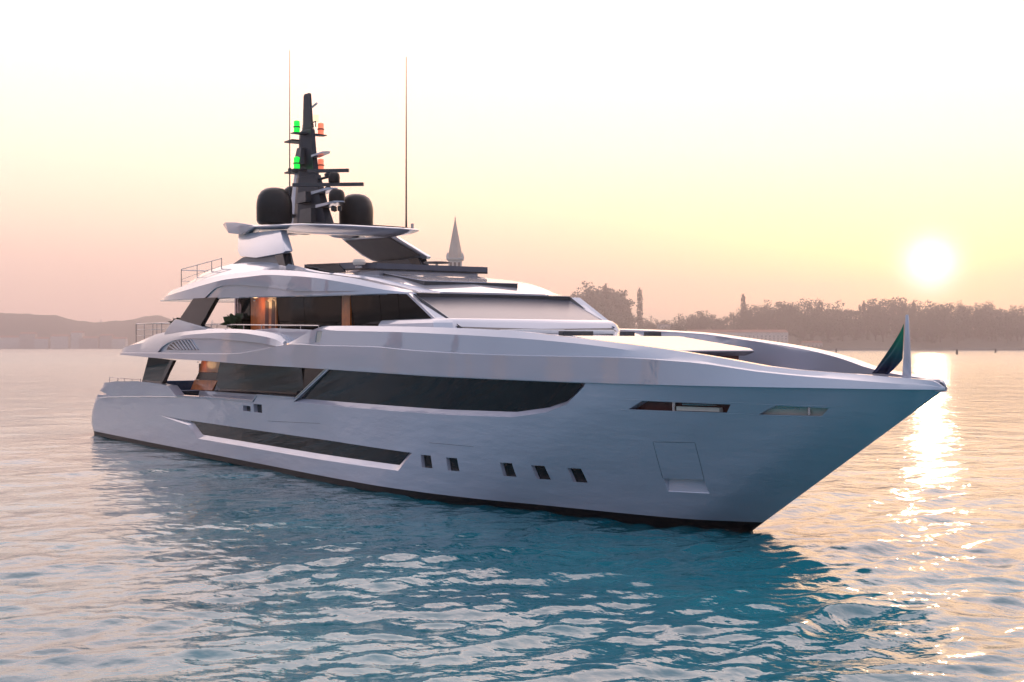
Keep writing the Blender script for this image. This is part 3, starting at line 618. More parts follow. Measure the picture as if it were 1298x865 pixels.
for k, (yy, zz) in enumerate(((-.35, 11.17), (.35, 11.17), (-.3, 13.22), (.3, 14.67))):
    MB().lathe([(.03, 0), (.09, .02), (.09, .16), (.03, .2)], (-31.3, yy, zz), 10).build('mast_lamp', 'mattblack', mast)
MB().loft([mring(z, a, f, wy) for z, a, f, wy in ((10.3, -32.0, -30.9, .22), (13.2, -31.15, -30.75, .16))]).build('mast_stay', 'white', mast)
def bracket(x0, x1, y, z, wd=.3, th=.07):
    MB().loft([[(x0, y-wd, z-th), (x0, y+wd, z-th), (x0, y+wd, z+th), (x0, y-wd, z+th)], [(x1-.3, y-wd*.9, z-th*.4+.02), (x1-.3, y+wd*.9, z-th*.4+.02), (x1-.3, y+wd*.9, z+th+.02), (x1-.3, y-wd*.9, z+th+.02)], [(x1, y-wd*.3, z+.02), (x1, y+wd*.3, z+.02), (x1, y+wd*.3, z+th), (x1, y-wd*.3, z+th)]]).build('mast_platform', 'white', mast)
bracket(-28.9, -26.9, 0, 12.0); bracket(-28.4, -26.2, 0, 11.35); bracket(-29.1, -27.6, 0, 13.72, .2, .05)
for z in (12.0, 11.35): pass
def radar(x, y, z, hl, ang, nm='radar_scanner'):
    d = Vector((math.cos(ang), math.sin(ang), 0))
    s_ = MB().lathe([(.16, 0), (.18, .12), (.08, .2), (.06, .26)], (x, y, z-.26), 12).build('radar_pedestal', 'mattblack', mast)
    n = Vector((-d.y, d.x, 0))
    P = [Vector((x, y, z)) + d*hl*k for k in (-1, 1)]
    MB().loft([[p - n*.09 + Vector((0, 0, -.06)), p + n*.09 + Vector((0, 0, -.06)), p + n*.07 + Vector((0, 0, .09)), p - n*.07 + Vector((0, 0, .09))] for p in P]).build('scanner_bar', 'mattblack', s_)
radar(-27.7, 0, 12.27, 1.62, R(52)); radar(-27.9, 0.1, 12.92, .95, R(50))
MB().tube([(-28.9, 0, 12.62), (-27.9, .1, 12.66)], .06, 8).build('radar_arm', 'mast', mast)
dome(-27.6, .25, 12.36, .26, .50, 'small_radome'); dome(-27.0, .1, 11.42, .36, .60, 'small_radome')
for k, (dx, dy) in enumerate(((0, 0), (.3, .1), (.15, -.15))):
    MB().lathe([(.02, 0), (.10, .04), (.10, .22), (.04, .26)], (-27.0+dx, dy, 11.0), 10).build('mast_lamp', 'mattblack', mast)
for z in (15.0, 13.33):
    for sd, m_ in ((-1, 'greenlamp'), (1, 'redlamp')):
        b_ = MB().loft([[(-30.0, sd*.15, z-.22), (-29.6, sd*.15, z-.22), (-29.6, sd*.82, z-.20), (-30.0, sd*.82, z-.20)], [(-30.0, sd*.15, z-.14), (-29.6, sd*.15, z-.14), (-29.6, sd*.82, z-.16), (-30.0, sd*.82, z-.16)]]).build('lamp_bracket', 'mast', mast)
        lm = MB().lathe([(.05, 0), (.14, 0), (.14, .22)], (-29.8, sd*.60, z-.15), 14).build('navigation_lamp', m_, mast)
        MB().lathe([(.16, .22), (.16, .28)], (-29.8, sd*.60, z-.15), 14).build('lamp_band', 'mattblack', lm)
        MB().lathe([(.14, .28), (.14, .52), (.05, .56)], (-29.8, sd*.60, z-.15), 14).build('lamp_dome', m_, lm)
MB().lathe([(.05, 0), (.13, 0), (.13, .3), (.04, .34)], (-29.25, .12, 15.35), 12).build('masthead_lamp', 'warmlamp', mast)
MB().tube([(-29.0, -.02, 15.05), (-29.0, -.02, 15.3), (-29.5, -.02, 15.3)], .03, 6).build('lamp_guard', 'mattblack', mast)
MB().tube([(-29.3, -.05, 16.0), (-28.8, -.05, 16.1)], .05, 6).build('mast_horn', 'white', mast)
MB().box(-32.0, -27.0, -.9, .9, hz(-29)-.05, hz(-29)+.10).build('mast_base', 'mattblack', yacht, bevel=.03)
MB().tube([(-29.8, -.95, 10.3), (-29.8, -.95, 10.9), (-29.8, -.95, 14), (-29.8, -.95, 18.6)], [.045, .035, .026, .012], 6).build('whip_aerial', 'mattblack', yacht)
a_ = MB().tube([(-24.3, 2.15, 10.0), (-24.3, 2.15, 10.7), (-24.3, 2.15, 14), (-24.3, 2.15, 17.65)], [.05, .036, .028, .014], 6).build('whip_aerial', 'mattblack', yacht)
MB().lathe([(.07, 0), (.07, .28)], (-24.2, 2.4, 10.1), 8).build('aerial_mount', 'steel', yacht)
for sd in (-1, 1):      # unseen warm lamps added to brighten the mahogany panels
    for x_, z_, e_ in ((-26.5, 6.98, 9), (-33.6, 4.30, 3.5)):
        pl_ = bpy.data.lights.new('panel_fill_lamp', 'POINT'); pl_.energy = e_; pl_.color = (1, .55, .25); pl_.shadow_soft_size = .22; pl_.specular_factor = 0
        po = bpy.data.objects.new('panel_fill_lamp', pl_); col.objects.link(po); po.parent = yacht; po.location = Vector((x_, sd*3.95, z_-.12)) - WL[yacht.name]
        MB().lathe([(.03, 0), (.06, 0), (.06, .04), (.03, .04)], (x_, sd*3.95, z_-.03), 12).build('fill_lamp_ring', 'steel', yacht)
# --- rails ---------------------------------------------------------------------------------
def rail(pts, h, levels=(1.0,), name='guard_rail', r=.022, posts=None, top=None):
    mb = MB(); tops = [(p[0], p[1], (top(p[0]) if top else p[2]+h)) for p in pts]
    mb.tube(tops, r*1.2)
    for lv in levels:
        if lv < 1: mb.tube([(p[0], p[1], lerp(p[2], t[2], lv)) for p, t in zip(pts, tops)], r*.6)
    for p, t in zip(pts, tops): mb.tube([p, t], r)
    mb.build(name, 'steel', yacht)
rail([(-42.4, y, 5.2) for y in (-4.2, -3.1, -2.0, -.9, .2, 1.3, 2.4, 3.5, 4.2)], 1.02, (.4, .7, 1))
for sd in (-1, 1):
    rail([(x, sd*4.2, 5.2) for x in (-42.4, -41.0, -39.6, -38.2, -36.9)], 1.0, (.4, .7, 1))
    rail([(x, sd*4.25, 5.6) for x in (-31.0, -29.0, -27, -25, -23, -21, -19.3)], .35, (1,), top=lambda x: 5.81+(-x-19.4)*.018)
    rail([(x, sd*3.5, z-.4) for x, z in ((-37.3, 8.1), (-35, 8.4), (-33, 8.6), (-31.7, 8.7))], 1, (.55, 1), top=lambda x: 8.85+(x+37.3)*.04)
    rail([(x, sd*4.0, 2.9) for x in (-48.0, -46.4, -45.2, -43.8, -42.3)], .4, (1,), top=lambda x: 3.3)
rail([(-37.3, y, 7.6) for y in (-3.5, -2.3, -1.1, 0, 1.1, 2.3, 3.5)], 1.2, (.55, 1))
# --- jackstaff -------------------------------------------------------------------------------
js = MB().loft([[(x-a, -wy, z), (x+a2, -wy, z), (x+a2, wy, z), (x-a, wy, z)] for x, z, a, a2, wy in ((5.32, 4.2, .10, .12, .05), (5.34, 5.0, .06, .08, .035), (5.35, 5.78, .04, .03, .02))]).build('jackstaff', 'white', yacht, bevel=.01)

# ================= loose things on board =================
mb = MB(); nu, nv = 18, 10
for i in range(nu):
    for j in range(nv):
        u, v = i/(nu-1), j/(nv-1)     # u down the hoist, v towards the fly
        ax, az = lerp(5.24, 4.19, v), 5.56 - 1.21*(v**.82)     # free edge, top of the staff to the deck
        bx, bz = lerp(5.20, 4.78, v**1.2), 4.72 - .39*v
        x = lerp(ax, bx, u); z = lerp(az, bz, u)
        y = .08*math.sin(u*9+v*2)*v + .04*math.sin(u*17-v*3)*v
        mb.v.append((x, y, z))
for i in range(nu-1):
    for j in range(nv-1):
        a = i*nv+j; mb.f.append([a, a+1, a+nv+1, a+nv])
flag = mb.build('flag', 'flagcloth' if 'flagcloth' in M else 'navy', None, smooth=60)
tag(flag, 'green flag fading to navy, drooping from the white staff at the bow', 'flag')
sm = flag.modifiers.new('cloth', 'SOLIDIFY'); sm.thickness = .008
def pot_plant(x, y, z, label, h, seed):
    rnd = random.Random(seed)
    t = empty('potted_plant', (x, y, z), label, 'plant')
    MB().lathe([(.05, 0), (.19, 0), (.25, .34), (.27, .36), (.23, .37), (.05, .34)], (x, y, z), 16).build('pot', 'pot', t)
    lf = MB()
    for k in range(46):
        a = rnd.uniform(0, 6.28); l = rnd.uniform(.3, .55)*h; e = rnd.uniform(.3, 1.2); s0 = z+.3+rnd.uniform(0, .55)*h
        d = Vector((math.cos(a)*math.cos(e), math.sin(a)*math.cos(e), math.sin(e))); n = d.cross(Vector((rnd.uniform(-1, 1), rnd.uniform(-1, 1), .4))).normalized()*1.6
        p0 = Vector((x, y, s0)); p1 = p0+d*l*.55+n*.09*h; p2 = p0+d*l-Vector((0, 0, .12*h)); p3 = p0+d*l*.55-n*.09*h
        lf.add([p0, p1, p2, p3], [[0, 1, 2, 3]])
    lf.build('foliage', 'leaf', t, smooth=0)
    MB().tube([(x, y, z+.3), (x+.02, y, z+.4+.5*h)], .02, 5).build('stem', 'pot', t)
pot_plant(-37.0, -3.75, 5.15, 'leafy potted plant at the aft end of the upper deck beside the pale pillar fairing', 1.25, 3)
pot_plant(-29.0, -3.95, 5.05, 'dark potted plant beside the orange wood panel on the upper side deck', 1.35, 5)
pot_plant(-36.0, -3.6, 5.3, 'taller potted plant close behind the black upper pillar', 1.35, 9)
sf = empty('sofa', (-44.6, 0, 2.16), 'navy upholstered sofa across the aft end of the main deck', 'sofa')
MB().box(-45.6, -44.2, -2.9, 2.9, 2.17, 2.6).build('seat', 'navy', sf, bevel=.06)
MB().box(-45.9, -45.55, -2.9, 2.9, 2.17, 3.12).build('backrest', 'navy', sf, bevel=.06)
for y, m_, lb in ((-2.5, 'tealcush', 'teal cushion standing at the starboard end of the navy sofa'), (.9, 'tealcush', 'teal cushion standing in the middle of the navy sofa')):
    cu = MB().loft([[(-45.5+dx, y+.30*a*s_, 2.86+.30*b_*s_) for a, b_ in ((-1, -1), (1, -1), (1, 1), (-1, 1))] for dx, s_ in ((0, .75), (.06, 1), (.14, .75))]).build('cushion', m_, None, smooth=60)
    tag(cu, lb, 'cushion')
# ================= sea =================
def world(X, Z, z=0.0):
    """metres to the right of / ahead of the viewpoint -> scene"""
    p = CAM + FWD*Z + RGT*X; return Vector((p.x, p.y, z))
def sea_mesh():
    rng = np.random.RandomState(11)
    rs = [3.0]
    while rs[-1] < 4600:
        r = rs[-1]; rs.append(r + min(max(.085, r*r/6700*.75), 120))
    rs = np.array(rs)
    fine = np.radians(np.concatenate([np.arange(-80, -27, .25), np.arange(-27, 27.001, .085), np.arange(27.2, 50, .25)])); 
    coarse = np.radians(np.arange(55, 275.1, 5))
    fan = np.radians(np.array([51.0, 53.0])); 
    ang = np.concatenate([fine, fan, coarse, np.radians([278.0])])
    ang = np.unique(np.round(np.mod(ang, 2*np.pi), 7)); ang = np.sort(ang)
    nr, na = len(rs), len(ang)
    A, Rr = np.meshgrid(ang, rs)      # angle from FWD towards RGT
    x = CAM.x + Rr*(FWD.x*np.cos(A) + RGT.x*np.sin(A)); y = CAM.y + Rr*(FWD.y*np.cos(A) + RGT.y*np.sin(A))
    dr = np.maximum(.085, np.minimum(Rr*Rr/6700*.75, 120))
    ARC = np.where(np.abs(np.mod(A+np.pi, 2*np.pi)-np.pi) > R(27.15), Rr*R(.25), 0)*.6
    z = np.zeros_like(x); dx = np.zeros_like(x); dy = np.zeros_like(x)
    wind = math.atan2(FWD.y, FWD.x) + R(18)      # the swell runs roughly along the line of sight
    n = 64
    for i in range(n):
        lam = .55*(11/.55)**(i/(n-1)) * rng.uniform(.92, 1.08)
        th = wind + rng.normal(0, .62)
        steep = WSTEEP * (1.0 if lam > 1.5 else .9)
        a = steep*lam/(2*math.pi)*rng.uniform(.6, 1.3)
        a *= 1.6 if lam < 1.6 else (.85 if lam < 3.5 else .34)
        k = 2*math.pi/lam; kx, ky = k*math.cos(th), k*math.sin(th); ph = rng.uniform(0, 6.28)
        f = np.clip((lam/np.maximum(dr, ARC) - 3)/3, 0, 1)
        P = kx*x + ky*y + ph
        z += f*a*np.cos(P); dx -= .7*f*a*math.cos(th)*np.sin(P); dy -= .7*f*a*math.sin(th)*np.sin(P)
    # patchiness: calmer and livelier areas
    g = .78 + .3*np.sin(.11*x+.07*y+1)*np.sin(.09*y-.05*x+2)
    A2 = np.mod(A+np.pi, 2*np.pi)-np.pi
    fa = np.where((A2 < R(50)) & (A2 > R(-80.5)), 1.0, 0.0)
    z *= g*fa; dx *= fa; dy *= fa
    x = x+dx; y = y+dy
    co = np.stack([x, y, z], -1).reshape(-1, 3)
    idx = np.arange(nr*na).reshape(nr, na)
    j2 = np.roll(idx, -1, axis=1)
    q = np.stack([idx[:-1], idx[1:], j2[1:], j2[:-1]], -1).reshape(-1, 4)
    c0 = len(co); co = np.vstack([co, [[CAM.x, CAM.y, 0]]])
    me = bpy.data.meshes.new('sea')
    t = np.stack([idx[0], np.roll(idx[0], -1), np.full(na, c0)], -1)
    nv, nq, ntri = len(co), len(q), len(t)
    me.vertices.add(nv); me.vertices.foreach_set('co', co.astype(np.float32).ravel())
    loops = np.concatenate([q.ravel(), t.ravel()]); me.loops.add(len(loops)); me.loops.foreach_set('vertex_index', loops.astype(np.int32))
    me.polygons.add(nq+ntri)
    ls = np.concatenate([np.arange(nq)*4, nq*4+np.arange(ntri)*3]); me.polygons.foreach_set('loop_start', ls.astype(np.int32))
    me.update(calc_edges=True); me.validate()
    me.polygons.foreach_set('use_smooth', np.ones(nq+ntri, bool)); me.update()
    # make sure it faces up
    if me.polygons[nq//2].normal.z < 0: me.flip_normals()
    return me
WSTEEP = .030
def sea_mat():
    m = bpy.data.materials.new('sea_water'); m.use_nodes = True; t = m.node_tree; b = t.nodes['Principled BSDF']
    g = N(t, 'ShaderNodeNewGeometry')
    mp = N(t, 'ShaderNodeMapping'); mp.vector_type = 'POINT'; L(t, g.outputs['Position'], mp.inputs[0]); mp.inputs['Rotation'].default_value = (0, 0, R(-15)); mp.inputs['Scale'].default_value = (1.0, 1.0, 1)
    n1 = N(t, 'ShaderNodeTexNoise'); n1.inputs['Scale'].default_value = 2.3; n1.inputs['Detail'].default_value = 3; n1.inputs['Roughness'].default_value = .45; L(t, mp.outputs[0], n1.inputs['Vector'])
    n2 = N(t, 'ShaderNodeTexNoise'); n2.inputs['Scale'].default_value = .35; n2.inputs['Detail'].default_value = 3; L(t, mp.outputs[0], n2.inputs['Vector'])
    bp = N(t, 'ShaderNodeBump'); bp.inputs['Strength'].default_value = .8; bp.inputs['Distance'].default_value = .06; L(t, n1.outputs[0], bp.inputs['Height'])
    bp2 = N(t, 'ShaderNodeBump'); bp2.inputs['Strength'].default_value = .75; bp2.inputs['Distance'].default_value = .34; L(t, n2.outputs[0], bp2.inputs['Height']); L(t, bp.outputs[0], bp2.inputs['Normal'])
    n4 = N(t, 'ShaderNodeTexNoise'); n4.inputs['Scale'].default_value = .07; n4.inputs['Detail'].default_value = 2; L(t, mp.outputs[0], n4.inputs['Vector'])
    bp3 = N(t, 'ShaderNodeBump'); bp3.inputs['Strength'].default_value = .8; bp3.inputs['Distance'].default_value = 1.1; L(t, n4.outputs[0], bp3.inputs['Height']); L(t, bp2.outputs[0], bp3.inputs['Normal'])
    cd = N(t, 'ShaderNodeVectorMath', operation='DISTANCE'); L(t, g.outputs['Position'], cd.inputs[0]); cd.inputs[1].default_value = (10, -15, 0); far_ = N(t, 'ShaderNodeMapRange'); L(t, cd.outputs['Value'], far_.inputs[0]); far_.inputs[1].default_value = 60; far_.inputs[2].default_value = 260
    L(t, far_.outputs[0], bp3.inputs['Strength'])
    L(t, bp3.outputs[0], b.inputs['Normal'])
    n3 = N(t, 'ShaderNodeTexNoise'); n3.inputs['Scale'].default_value = .16; n3.inputs['Detail'].default_value = 4; L(t, g.outputs['Position'], n3.inputs['Vector'])
    L(t, ramp(t, n3.outputs[0], [(.3, (.002, .088, .125)), (.7, (.004, .150, .19))], 'LINEAR'), b.inputs['Base Color'])
    rr_ = N(t, 'ShaderNodeMapRange'); L(t, cd.outputs['Value'], rr_.inputs[0]); rr_.inputs[1].default_value = 30; rr_.inputs[2].default_value = 500; rr_.inputs[3].default_value = .08; rr_.inputs[4].default_value = .2; L(t, rr_.outputs[0], b.inputs['Roughness']); b.inputs['IOR'].default_value = 1.5
    return m
sea = bpy.data.objects.new('sea', sea_mesh()); col.objects.link(sea); sea['kind'] = 'structure'; sea.data.materials.append(sea_mat())

K = 1.42      # how far out the right shore lies, as a share of 1.4 km
# ================= far shores =================
M['land'] = mat('hazy_wooded_land', (.055, .06, .04), .9, noise=(.09, .085, .06), nscale=.05)
M['shore'] = mat('stone_shore', (.28, .25, .22), .9, noise=(.2, .18, .16), nscale=.1)
M['tree'] = mat('far_tree_leaves', (.05, .06, .03), .8, noise=(.08, .085, .045), nscale=.2)
M['bark'] = mat('far_tree_bark', (.07, .05, .04), .9, noise=(.1, .08, .06), nscale=1)
M['plaster'] = mat('faded_plaster', (.50, .42, .36), .9, noise=(.42, .35, .30), nscale=.2)
M['plaster2'] = mat('pale_plaster', (.62, .58, .52), .9, noise=(.52, .48, .44), nscale=.2)
M['warmplaster'] = mat('warm_pink_plaster', (.85, .64, .50), .9, noise=(.80, .58, .45), nscale=.3)
M['tile'] = mat('terracotta_roof', (.30, .13, .09), .9, noise=(.22, .10, .07), nscale=.4)
M['brick'] = mat('old_brick', (.33, .20, .15), .9, noise=(.26, .16, .12), nscale=.5)
M['stone'] = mat('pale_stone', (.55, .52, .48), .8, noise=(.45, .43, .40), nscale=.5)
M['pane'] = mat('far_window_pane', (.03, .03, .035), .2, noise=(.05, .05, .05), nscale=1)
FPX = 1700.0
def px2X(px, Z): return (px-649.0)/FPX*Z
rnd = random.Random(21)
def ridge(name, pts, Z0, Z1, m, rough, seed, base=1.2, n=220, k=1.0):
    """land: shore at Z0, rising to the ridge line (photo column, height in metres) half way to Z1"""
    f = table(pts); rr = random.Random(seed); ph = [rr.uniform(0, 6.28) for _ in range(8)]
    rows = 9; mb = MB()
    x0, x1 = pts[0][0], pts[-1][0]
    for i in range(n):
        px = lerp(x0, x1, i/(n-1)); h = f(px)
        for j in range(rows):
            t = j/(rows-1); Z = lerp(Z0, Z1, t)
            X = px2X(px, lerp(Z0, Z1, .5))*Z/lerp(Z0, Z1, .5)
            s_ = math.sin(math.pi*min(1, t*1.0))**.8 if 0 < t < 1 else 0
            jag = sum(math.sin(px*(.05*1.9**q_)+ph[q_]+t*5)*rough/(1.5**q_) for q_ in range(7))
            z = -1.0 if j in (0, rows-1) else base + (h-base+jag)*s_
            mb.v.append(tuple(world(X*k, Z*k, z*k)))
    for i in range(n-1):
        for j in range(rows-1):
            a = i*rows+j; mb.f.append([a, a+1, a+rows+1, a+rows])
    o = mb.build(name, m, None, smooth=60); o['kind'] = 'structure'; return o
# right: wooded island shore; left: long hazy hills; behind: low spit that carries the bell tower
ridge('shore_land', [(620, 3), (700, 12), (740, 22), (800, 22), (840, 15), (900, 16), (960, 20), (1040, 20), (1150, 22), (1260, 20), (1340, 18), (1600, 14), (1900, 4)], 1390, 1760, 'land', 1.0, 3, k=K)
ridge('hills', [(-420, 10), (-200, 60), (-60, 78), (20, 80), (60, 78), (100, 67), (135, 60), (165, 66), (196, 78), (230, 62), (270, 55), (330, 62), (400, 44), (480, 30), (600, 20), (720, 10)], 2850, 3350, 'land', 2.0, 5, k=1.25)
ridge('low_island', [(470, 1.5), (520, 4), (600, 5), (680, 4), (730, 1.5)], 860, 980, 'shore', .3, 8, .8, 60)
# low land closing the horizon round the rest of the view circle
mb = MB(); nseg = 60
for i in range(nseg+1):
    a = lerp(R(34), R(326), i/nseg)
    for r_, z in ((4150, -1), (4250, 14+8*math.sin(i*1.3)+5*math.sin(i*3.1)), (4400, 24+8*math.sin(i*.7+2)), (4500, -1)):
        mb.v.append(tuple(world(r_*math.sin(a), r_*math.cos(a), z)))
for i in range(nseg):
    for j in range(3):
        a = i*4+j; mb.f.append([a, a+1, a+5, a+4])
o = mb.build('far_coast', 'land', None, smooth=60); o['kind'] = 'structure'

# --- trees -----------------------------------------------------------------------------------
def tree_src(kind, seed):
    rr = random.Random(seed); H = 1.0
    lf = MB(); tk = MB()
    if kind == 'cypress':
        cl = [(0, 0, z, .085*(1-(z-.45)**2*1.2), .09) for z in [.12+.82*i/14 for i in range(15)]]
        nl = 60
    elif kind == 'pine':
        cl = [(rr.gauss(0, .16), rr.gauss(0, .16), .80+rr.uniform(-.07, .07), .13, .06) for _ in range(12)]; nl = 60
    elif kind == 'thin':
        cl = [(rr.gauss(0, .12), rr.gauss(0, .12), rr.uniform(.4, .92), rr.uniform(.08, .13), .10) for _ in range(13)]; nl = 38
    else:
        cl = []
        for _ in range(22):
            z = rr.uniform(.14, .88); q = math.sqrt(max(.05, 1-((z-.58)/.42)**2))*.33; a = rr.uniform(0, 6.28); d = q*math.sqrt(rr.random())
            cl.append((d*math.cos(a), d*math.sin(a), z, rr.uniform(.10, .17), rr.uniform(.08, .13)))
        nl = 60
    for cx, cy, cz, rx, rz in cl:
        for _ in range(nl):
            v = Vector((rr.gauss(0, 1), rr.gauss(0, 1), rr.gauss(0, 1))).normalized()*rr.uniform(.55, 1.08)
            p = Vector((cx+v.x*rx, cy+v.y*rx, cz+v.z*rz)); a = Vector((rr.gauss(0, 1), rr.gauss(0, 1), rr.gauss(0, 1))).normalized()
            b_ = a.cross(v).normalized(); s_ = rr.uniform(.013, .026)
            lf.add([p-a*s_, p+b_*s_*.8, p+a*s_, p-b_*s_*.8], [[0, 1, 2, 3]])
        if kind != 'cypress':
            tk.tube([(0, 0, .22), (cx*.5, cy*.5, lerp(.3, cz, .6)), (cx, cy, cz)], [.014, .009, .004], 4)
    tk.tube([(0, 0, -.08), (.004, 0, .2), (0, .003, .45), (0, 0, .62)], [.03, .022, .016, .008], 6)
    return lf, tk
SRC = {}
def plant_tree(kind, px, Z, hgt, z0, label, group=None, wide=1.0):
    var = rnd.randrange(3) if kind in ('broad', 'thin') else 0
    key = (kind, var)
    loc = world(px2X(px, Z)*K, Z*K, z0*K); hgt *= K*1.12
    t = bpy.data.objects.new({'cypress': 'cypress_tree', 'pine': 'pine_tree'}.get(kind, 'tree'), None); col.objects.link(t)
    if key not in SRC:
        lf, tk = tree_src(kind, hash((kind == 'broad', var)) % 1000 + var*17 + len(kind))
        c_ = lf.build('crown', 'tree', None, smooth=0, keep_origin=True); k_ = tk.build('trunk', 'bark', None, smooth=0, keep_origin=True)
        SRC[key] = (c_.data, k_.data); parts = (c_, k_)
    else:
        parts = (bpy.data.objects.new('crown', SRC[key][0]), bpy.data.objects.new('trunk', SRC[key][1]))
        for p in parts: col.objects.link(p)
    for p in parts: p.parent = t; p.location = (0, 0, 0)
    t.location = loc; t.rotation_euler.z = rnd.uniform(0, 6.28); t.scale = (hgt*wide, hgt*wide, hgt)
    tag(t, label, 'tree', group)
def gh(px):   # height of the wooded slope about a third of the way up
    return 7.0
G = 'trees along the wooded far shore'
LBL = {'broad': 'round crowned tree in the hazy wood along the right far shore', 'thin': 'sparse crowned tree in the hazy wood along the right far shore', 'pine': 'flat topped pine in the hazy wood along the right far shore', 'cypress': 'narrow cypress in the hazy wood along the right far shore'}
SKY = table([(725, 56), (742, 70), (762, 76), (780, 70), (792, 52), (815, 36), (840, 33), (860, 38), (890, 42), (915, 38), (940, 47), (960, 54), (1000, 54), (1040, 56), (1080, 50), (1120, 56), (1180, 56), (1230, 55), (1262, 52), (1300, 48), (1500, 40)])
for i, (px, top, wd) in enumerate([(743, 67, 1.0), (757, 75, 1.05), (770, 72, 1.0), (784, 66, .9), (730, 62, .95)]):
    Z = 1560+10*i; plant_tree('broad', px, Z, (5+top*Z/FPX)-16, 14, ['broad tall tree left of centre in the tall clump right of the wheelhouse', 'tallest rounded tree in the clump right of the wheelhouse roof', 'tall dense tree right of centre in the clump beside the wheelhouse', 'lower tree on the right side of the tall clump by the wheelhouse', 'low tree on the left side of the tall clump, against the wheelhouse'][i], 'tall tree clump right of the wheelhouse', wd)
plant_tree('thin', 794, 1540, 44, 8, 'small detached tree between the tall clump and the lone cypress', None, .6)
plant_tree('cypress', 811, 1520, 53, 10, 'tall lone cypress standing between the tree clump and the low wood', None, .8)
plant_tree('cypress', 942, 1520, 47, 10, 'pointed cypress near the middle of the far wood above the pale house', None, .8)
plant_tree('broad', 890, 1500, 28, 14, 'single round tree standing above the low wood left of the pale house', None, .8)
px = 738
while px < 1420:
    for row in range(3):
        q = px + rnd.uniform(-5, 5); Z = 1440 + row*55 + rnd.uniform(-18, 18)
        zt = 5 + SKY(q)*Z/FPX * (.68+.15*row) * rnd.uniform(.88, 1.05)
        z0 = (5, 9, 12)[row]
        k_ = rnd.choices(['broad', 'thin', 'pine', 'cypress'], [6, 3, 1, .35])[0]
        if 866 < q < 1003 and row == 0: continue
        if zt - z0 < 9: continue
        plant_tree(k_, q, Z, zt-z0, z0, LBL[k_], G, rnd.uniform(.8, 1.2) if k_ != 'cypress' else .8)
    px += rnd.uniform(7, 11)
# undergrowth and hedges in front of the wood
# --- buildings ---------------------------------------------------------------------------------
def house(px, Z, wpx, hm, dm, z0, label, roofh=3, name='house', m='plaster', wins=True, flat=False, group=None):
    k = K if Z < 2000 else 1.25
    Z *= k; hm *= k; dm *= k; z0 *= k; roofh *= k
    wd = wpx/FPX*Z; c = world(px2X(px, Z), Z, z0)
    t = empty(name, c, label, 'house' if name == 'house' else name.replace('_', ' '), group)
    def P(a, b, z): q = Vector((c.x, c.y, z0+z)) + RGT*a + FWD*b; return tuple(q)
    MB().loft([[P(-wd/2, 0, z), P(wd/2, 0, z), P(wd/2, dm, z), P(-wd/2, dm, z)] for z in (-3, hm)]).build('wall', m, t, smooth=0)
    e = .6
    if flat: MB().loft([[P(-wd/2-e, -e, z), P(wd/2+e, -e, z), P(wd/2+e, dm+e, z), P(-wd/2-e, dm+e, z)] for z in (hm+.02, hm+.8)]).build('roof', 'stone', t, smooth=0)
    else: MB().loft([[P(-wd/2-e, -e, hm+.02), P(wd/2+e, -e, hm+.02), P(wd/2+e, dm+e, hm+.02), P(-wd/2-e, dm+e, hm+.02)], [P(-wd/2+2, dm*.45, hm+roofh), P(wd/2-2, dm*.45, hm+roofh), P(wd/2-2, dm*.55, hm+roofh), P(-wd/2+2, dm*.55, hm+roofh)]]).build('roof', 'tile', t, smooth=0)
    if wins:
        nw = max(2, int(wd/6)); nf = max(1, int(hm/4))
        for i in range(nw):
            for k in range(nf):
                a = -wd/2 + (i+.5)*wd/nw; z = 1.2+k*3.8
                MB().loft([[P(a-.7, -.06, zz), P(a+.7, -.06, zz), P(a+.7, .05, zz), P(a-.7, .05, zz)] for zz in (z, z+1.9)]).build('window', 'pane', t, smooth=0)
house(935, 1422, 128, 11, 14, 8, 'long low pale building on the right far shore under the wood', 3, 'villa', 'plaster2')
house(850, 1500, 34, 5, 10, 23, 'small flat roofed pale building above the trees on the right shore', name='pavilion', m='plaster2', flat=True)
house(1030, 1410, 26, 5, 8, 3, 'small tiled house right of the long pale building on the far shore', 2)
mb = MB()
for i in range(60):
    px_ = 850+i*8.2; a, b = 1384*K, 1388*K
    mb.v += [tuple(world(px2X(px_, a), a, -1)), tuple(world(px2X(px_, a), a, 2.6)), tuple(world(px2X(px_, b), b, 2.6)), tuple(world(px2X(px_, b), b, -1))]
for i in range(59):
    for j in range(3): a = i*4+j; mb.f.append([a, a+1, a+5, a+4])
qw = mb.build('quay_wall', 'shore', None, smooth=0); tag(qw, 'low pale stone quay wall along the right far shore', 'wall')
lefts = [(12, 26, 16), (34, 20, 22), (52, 18, 14), (75, 22, 18), (97, 14, 24), (112, 24, 15), (134, 16, 19), (150, 18, 14)]
LL = ['leftmost wide block on the hazy left shore', 'tall block second from the left on the hazy left shore', 'low block third from the left on the hazy left shore', 'wide block fourth from the left on the hazy left shore', 'narrow tall block in the middle of the hazy left shore', 'low wide block right of the narrow tall block on the left shore', 'square block second from the right on the hazy left shore', 'low block nearest the yacht stern on the hazy left shore']
for (a, b_, c_), lb in zip(lefts, LL): house(a, 2835, b_, c_*1.3, 18, 3, lb, 4, 'apartment_block', 'plaster2' if b_ % 4 else 'plaster', wins=False, group='blocks along the hazy left shore')
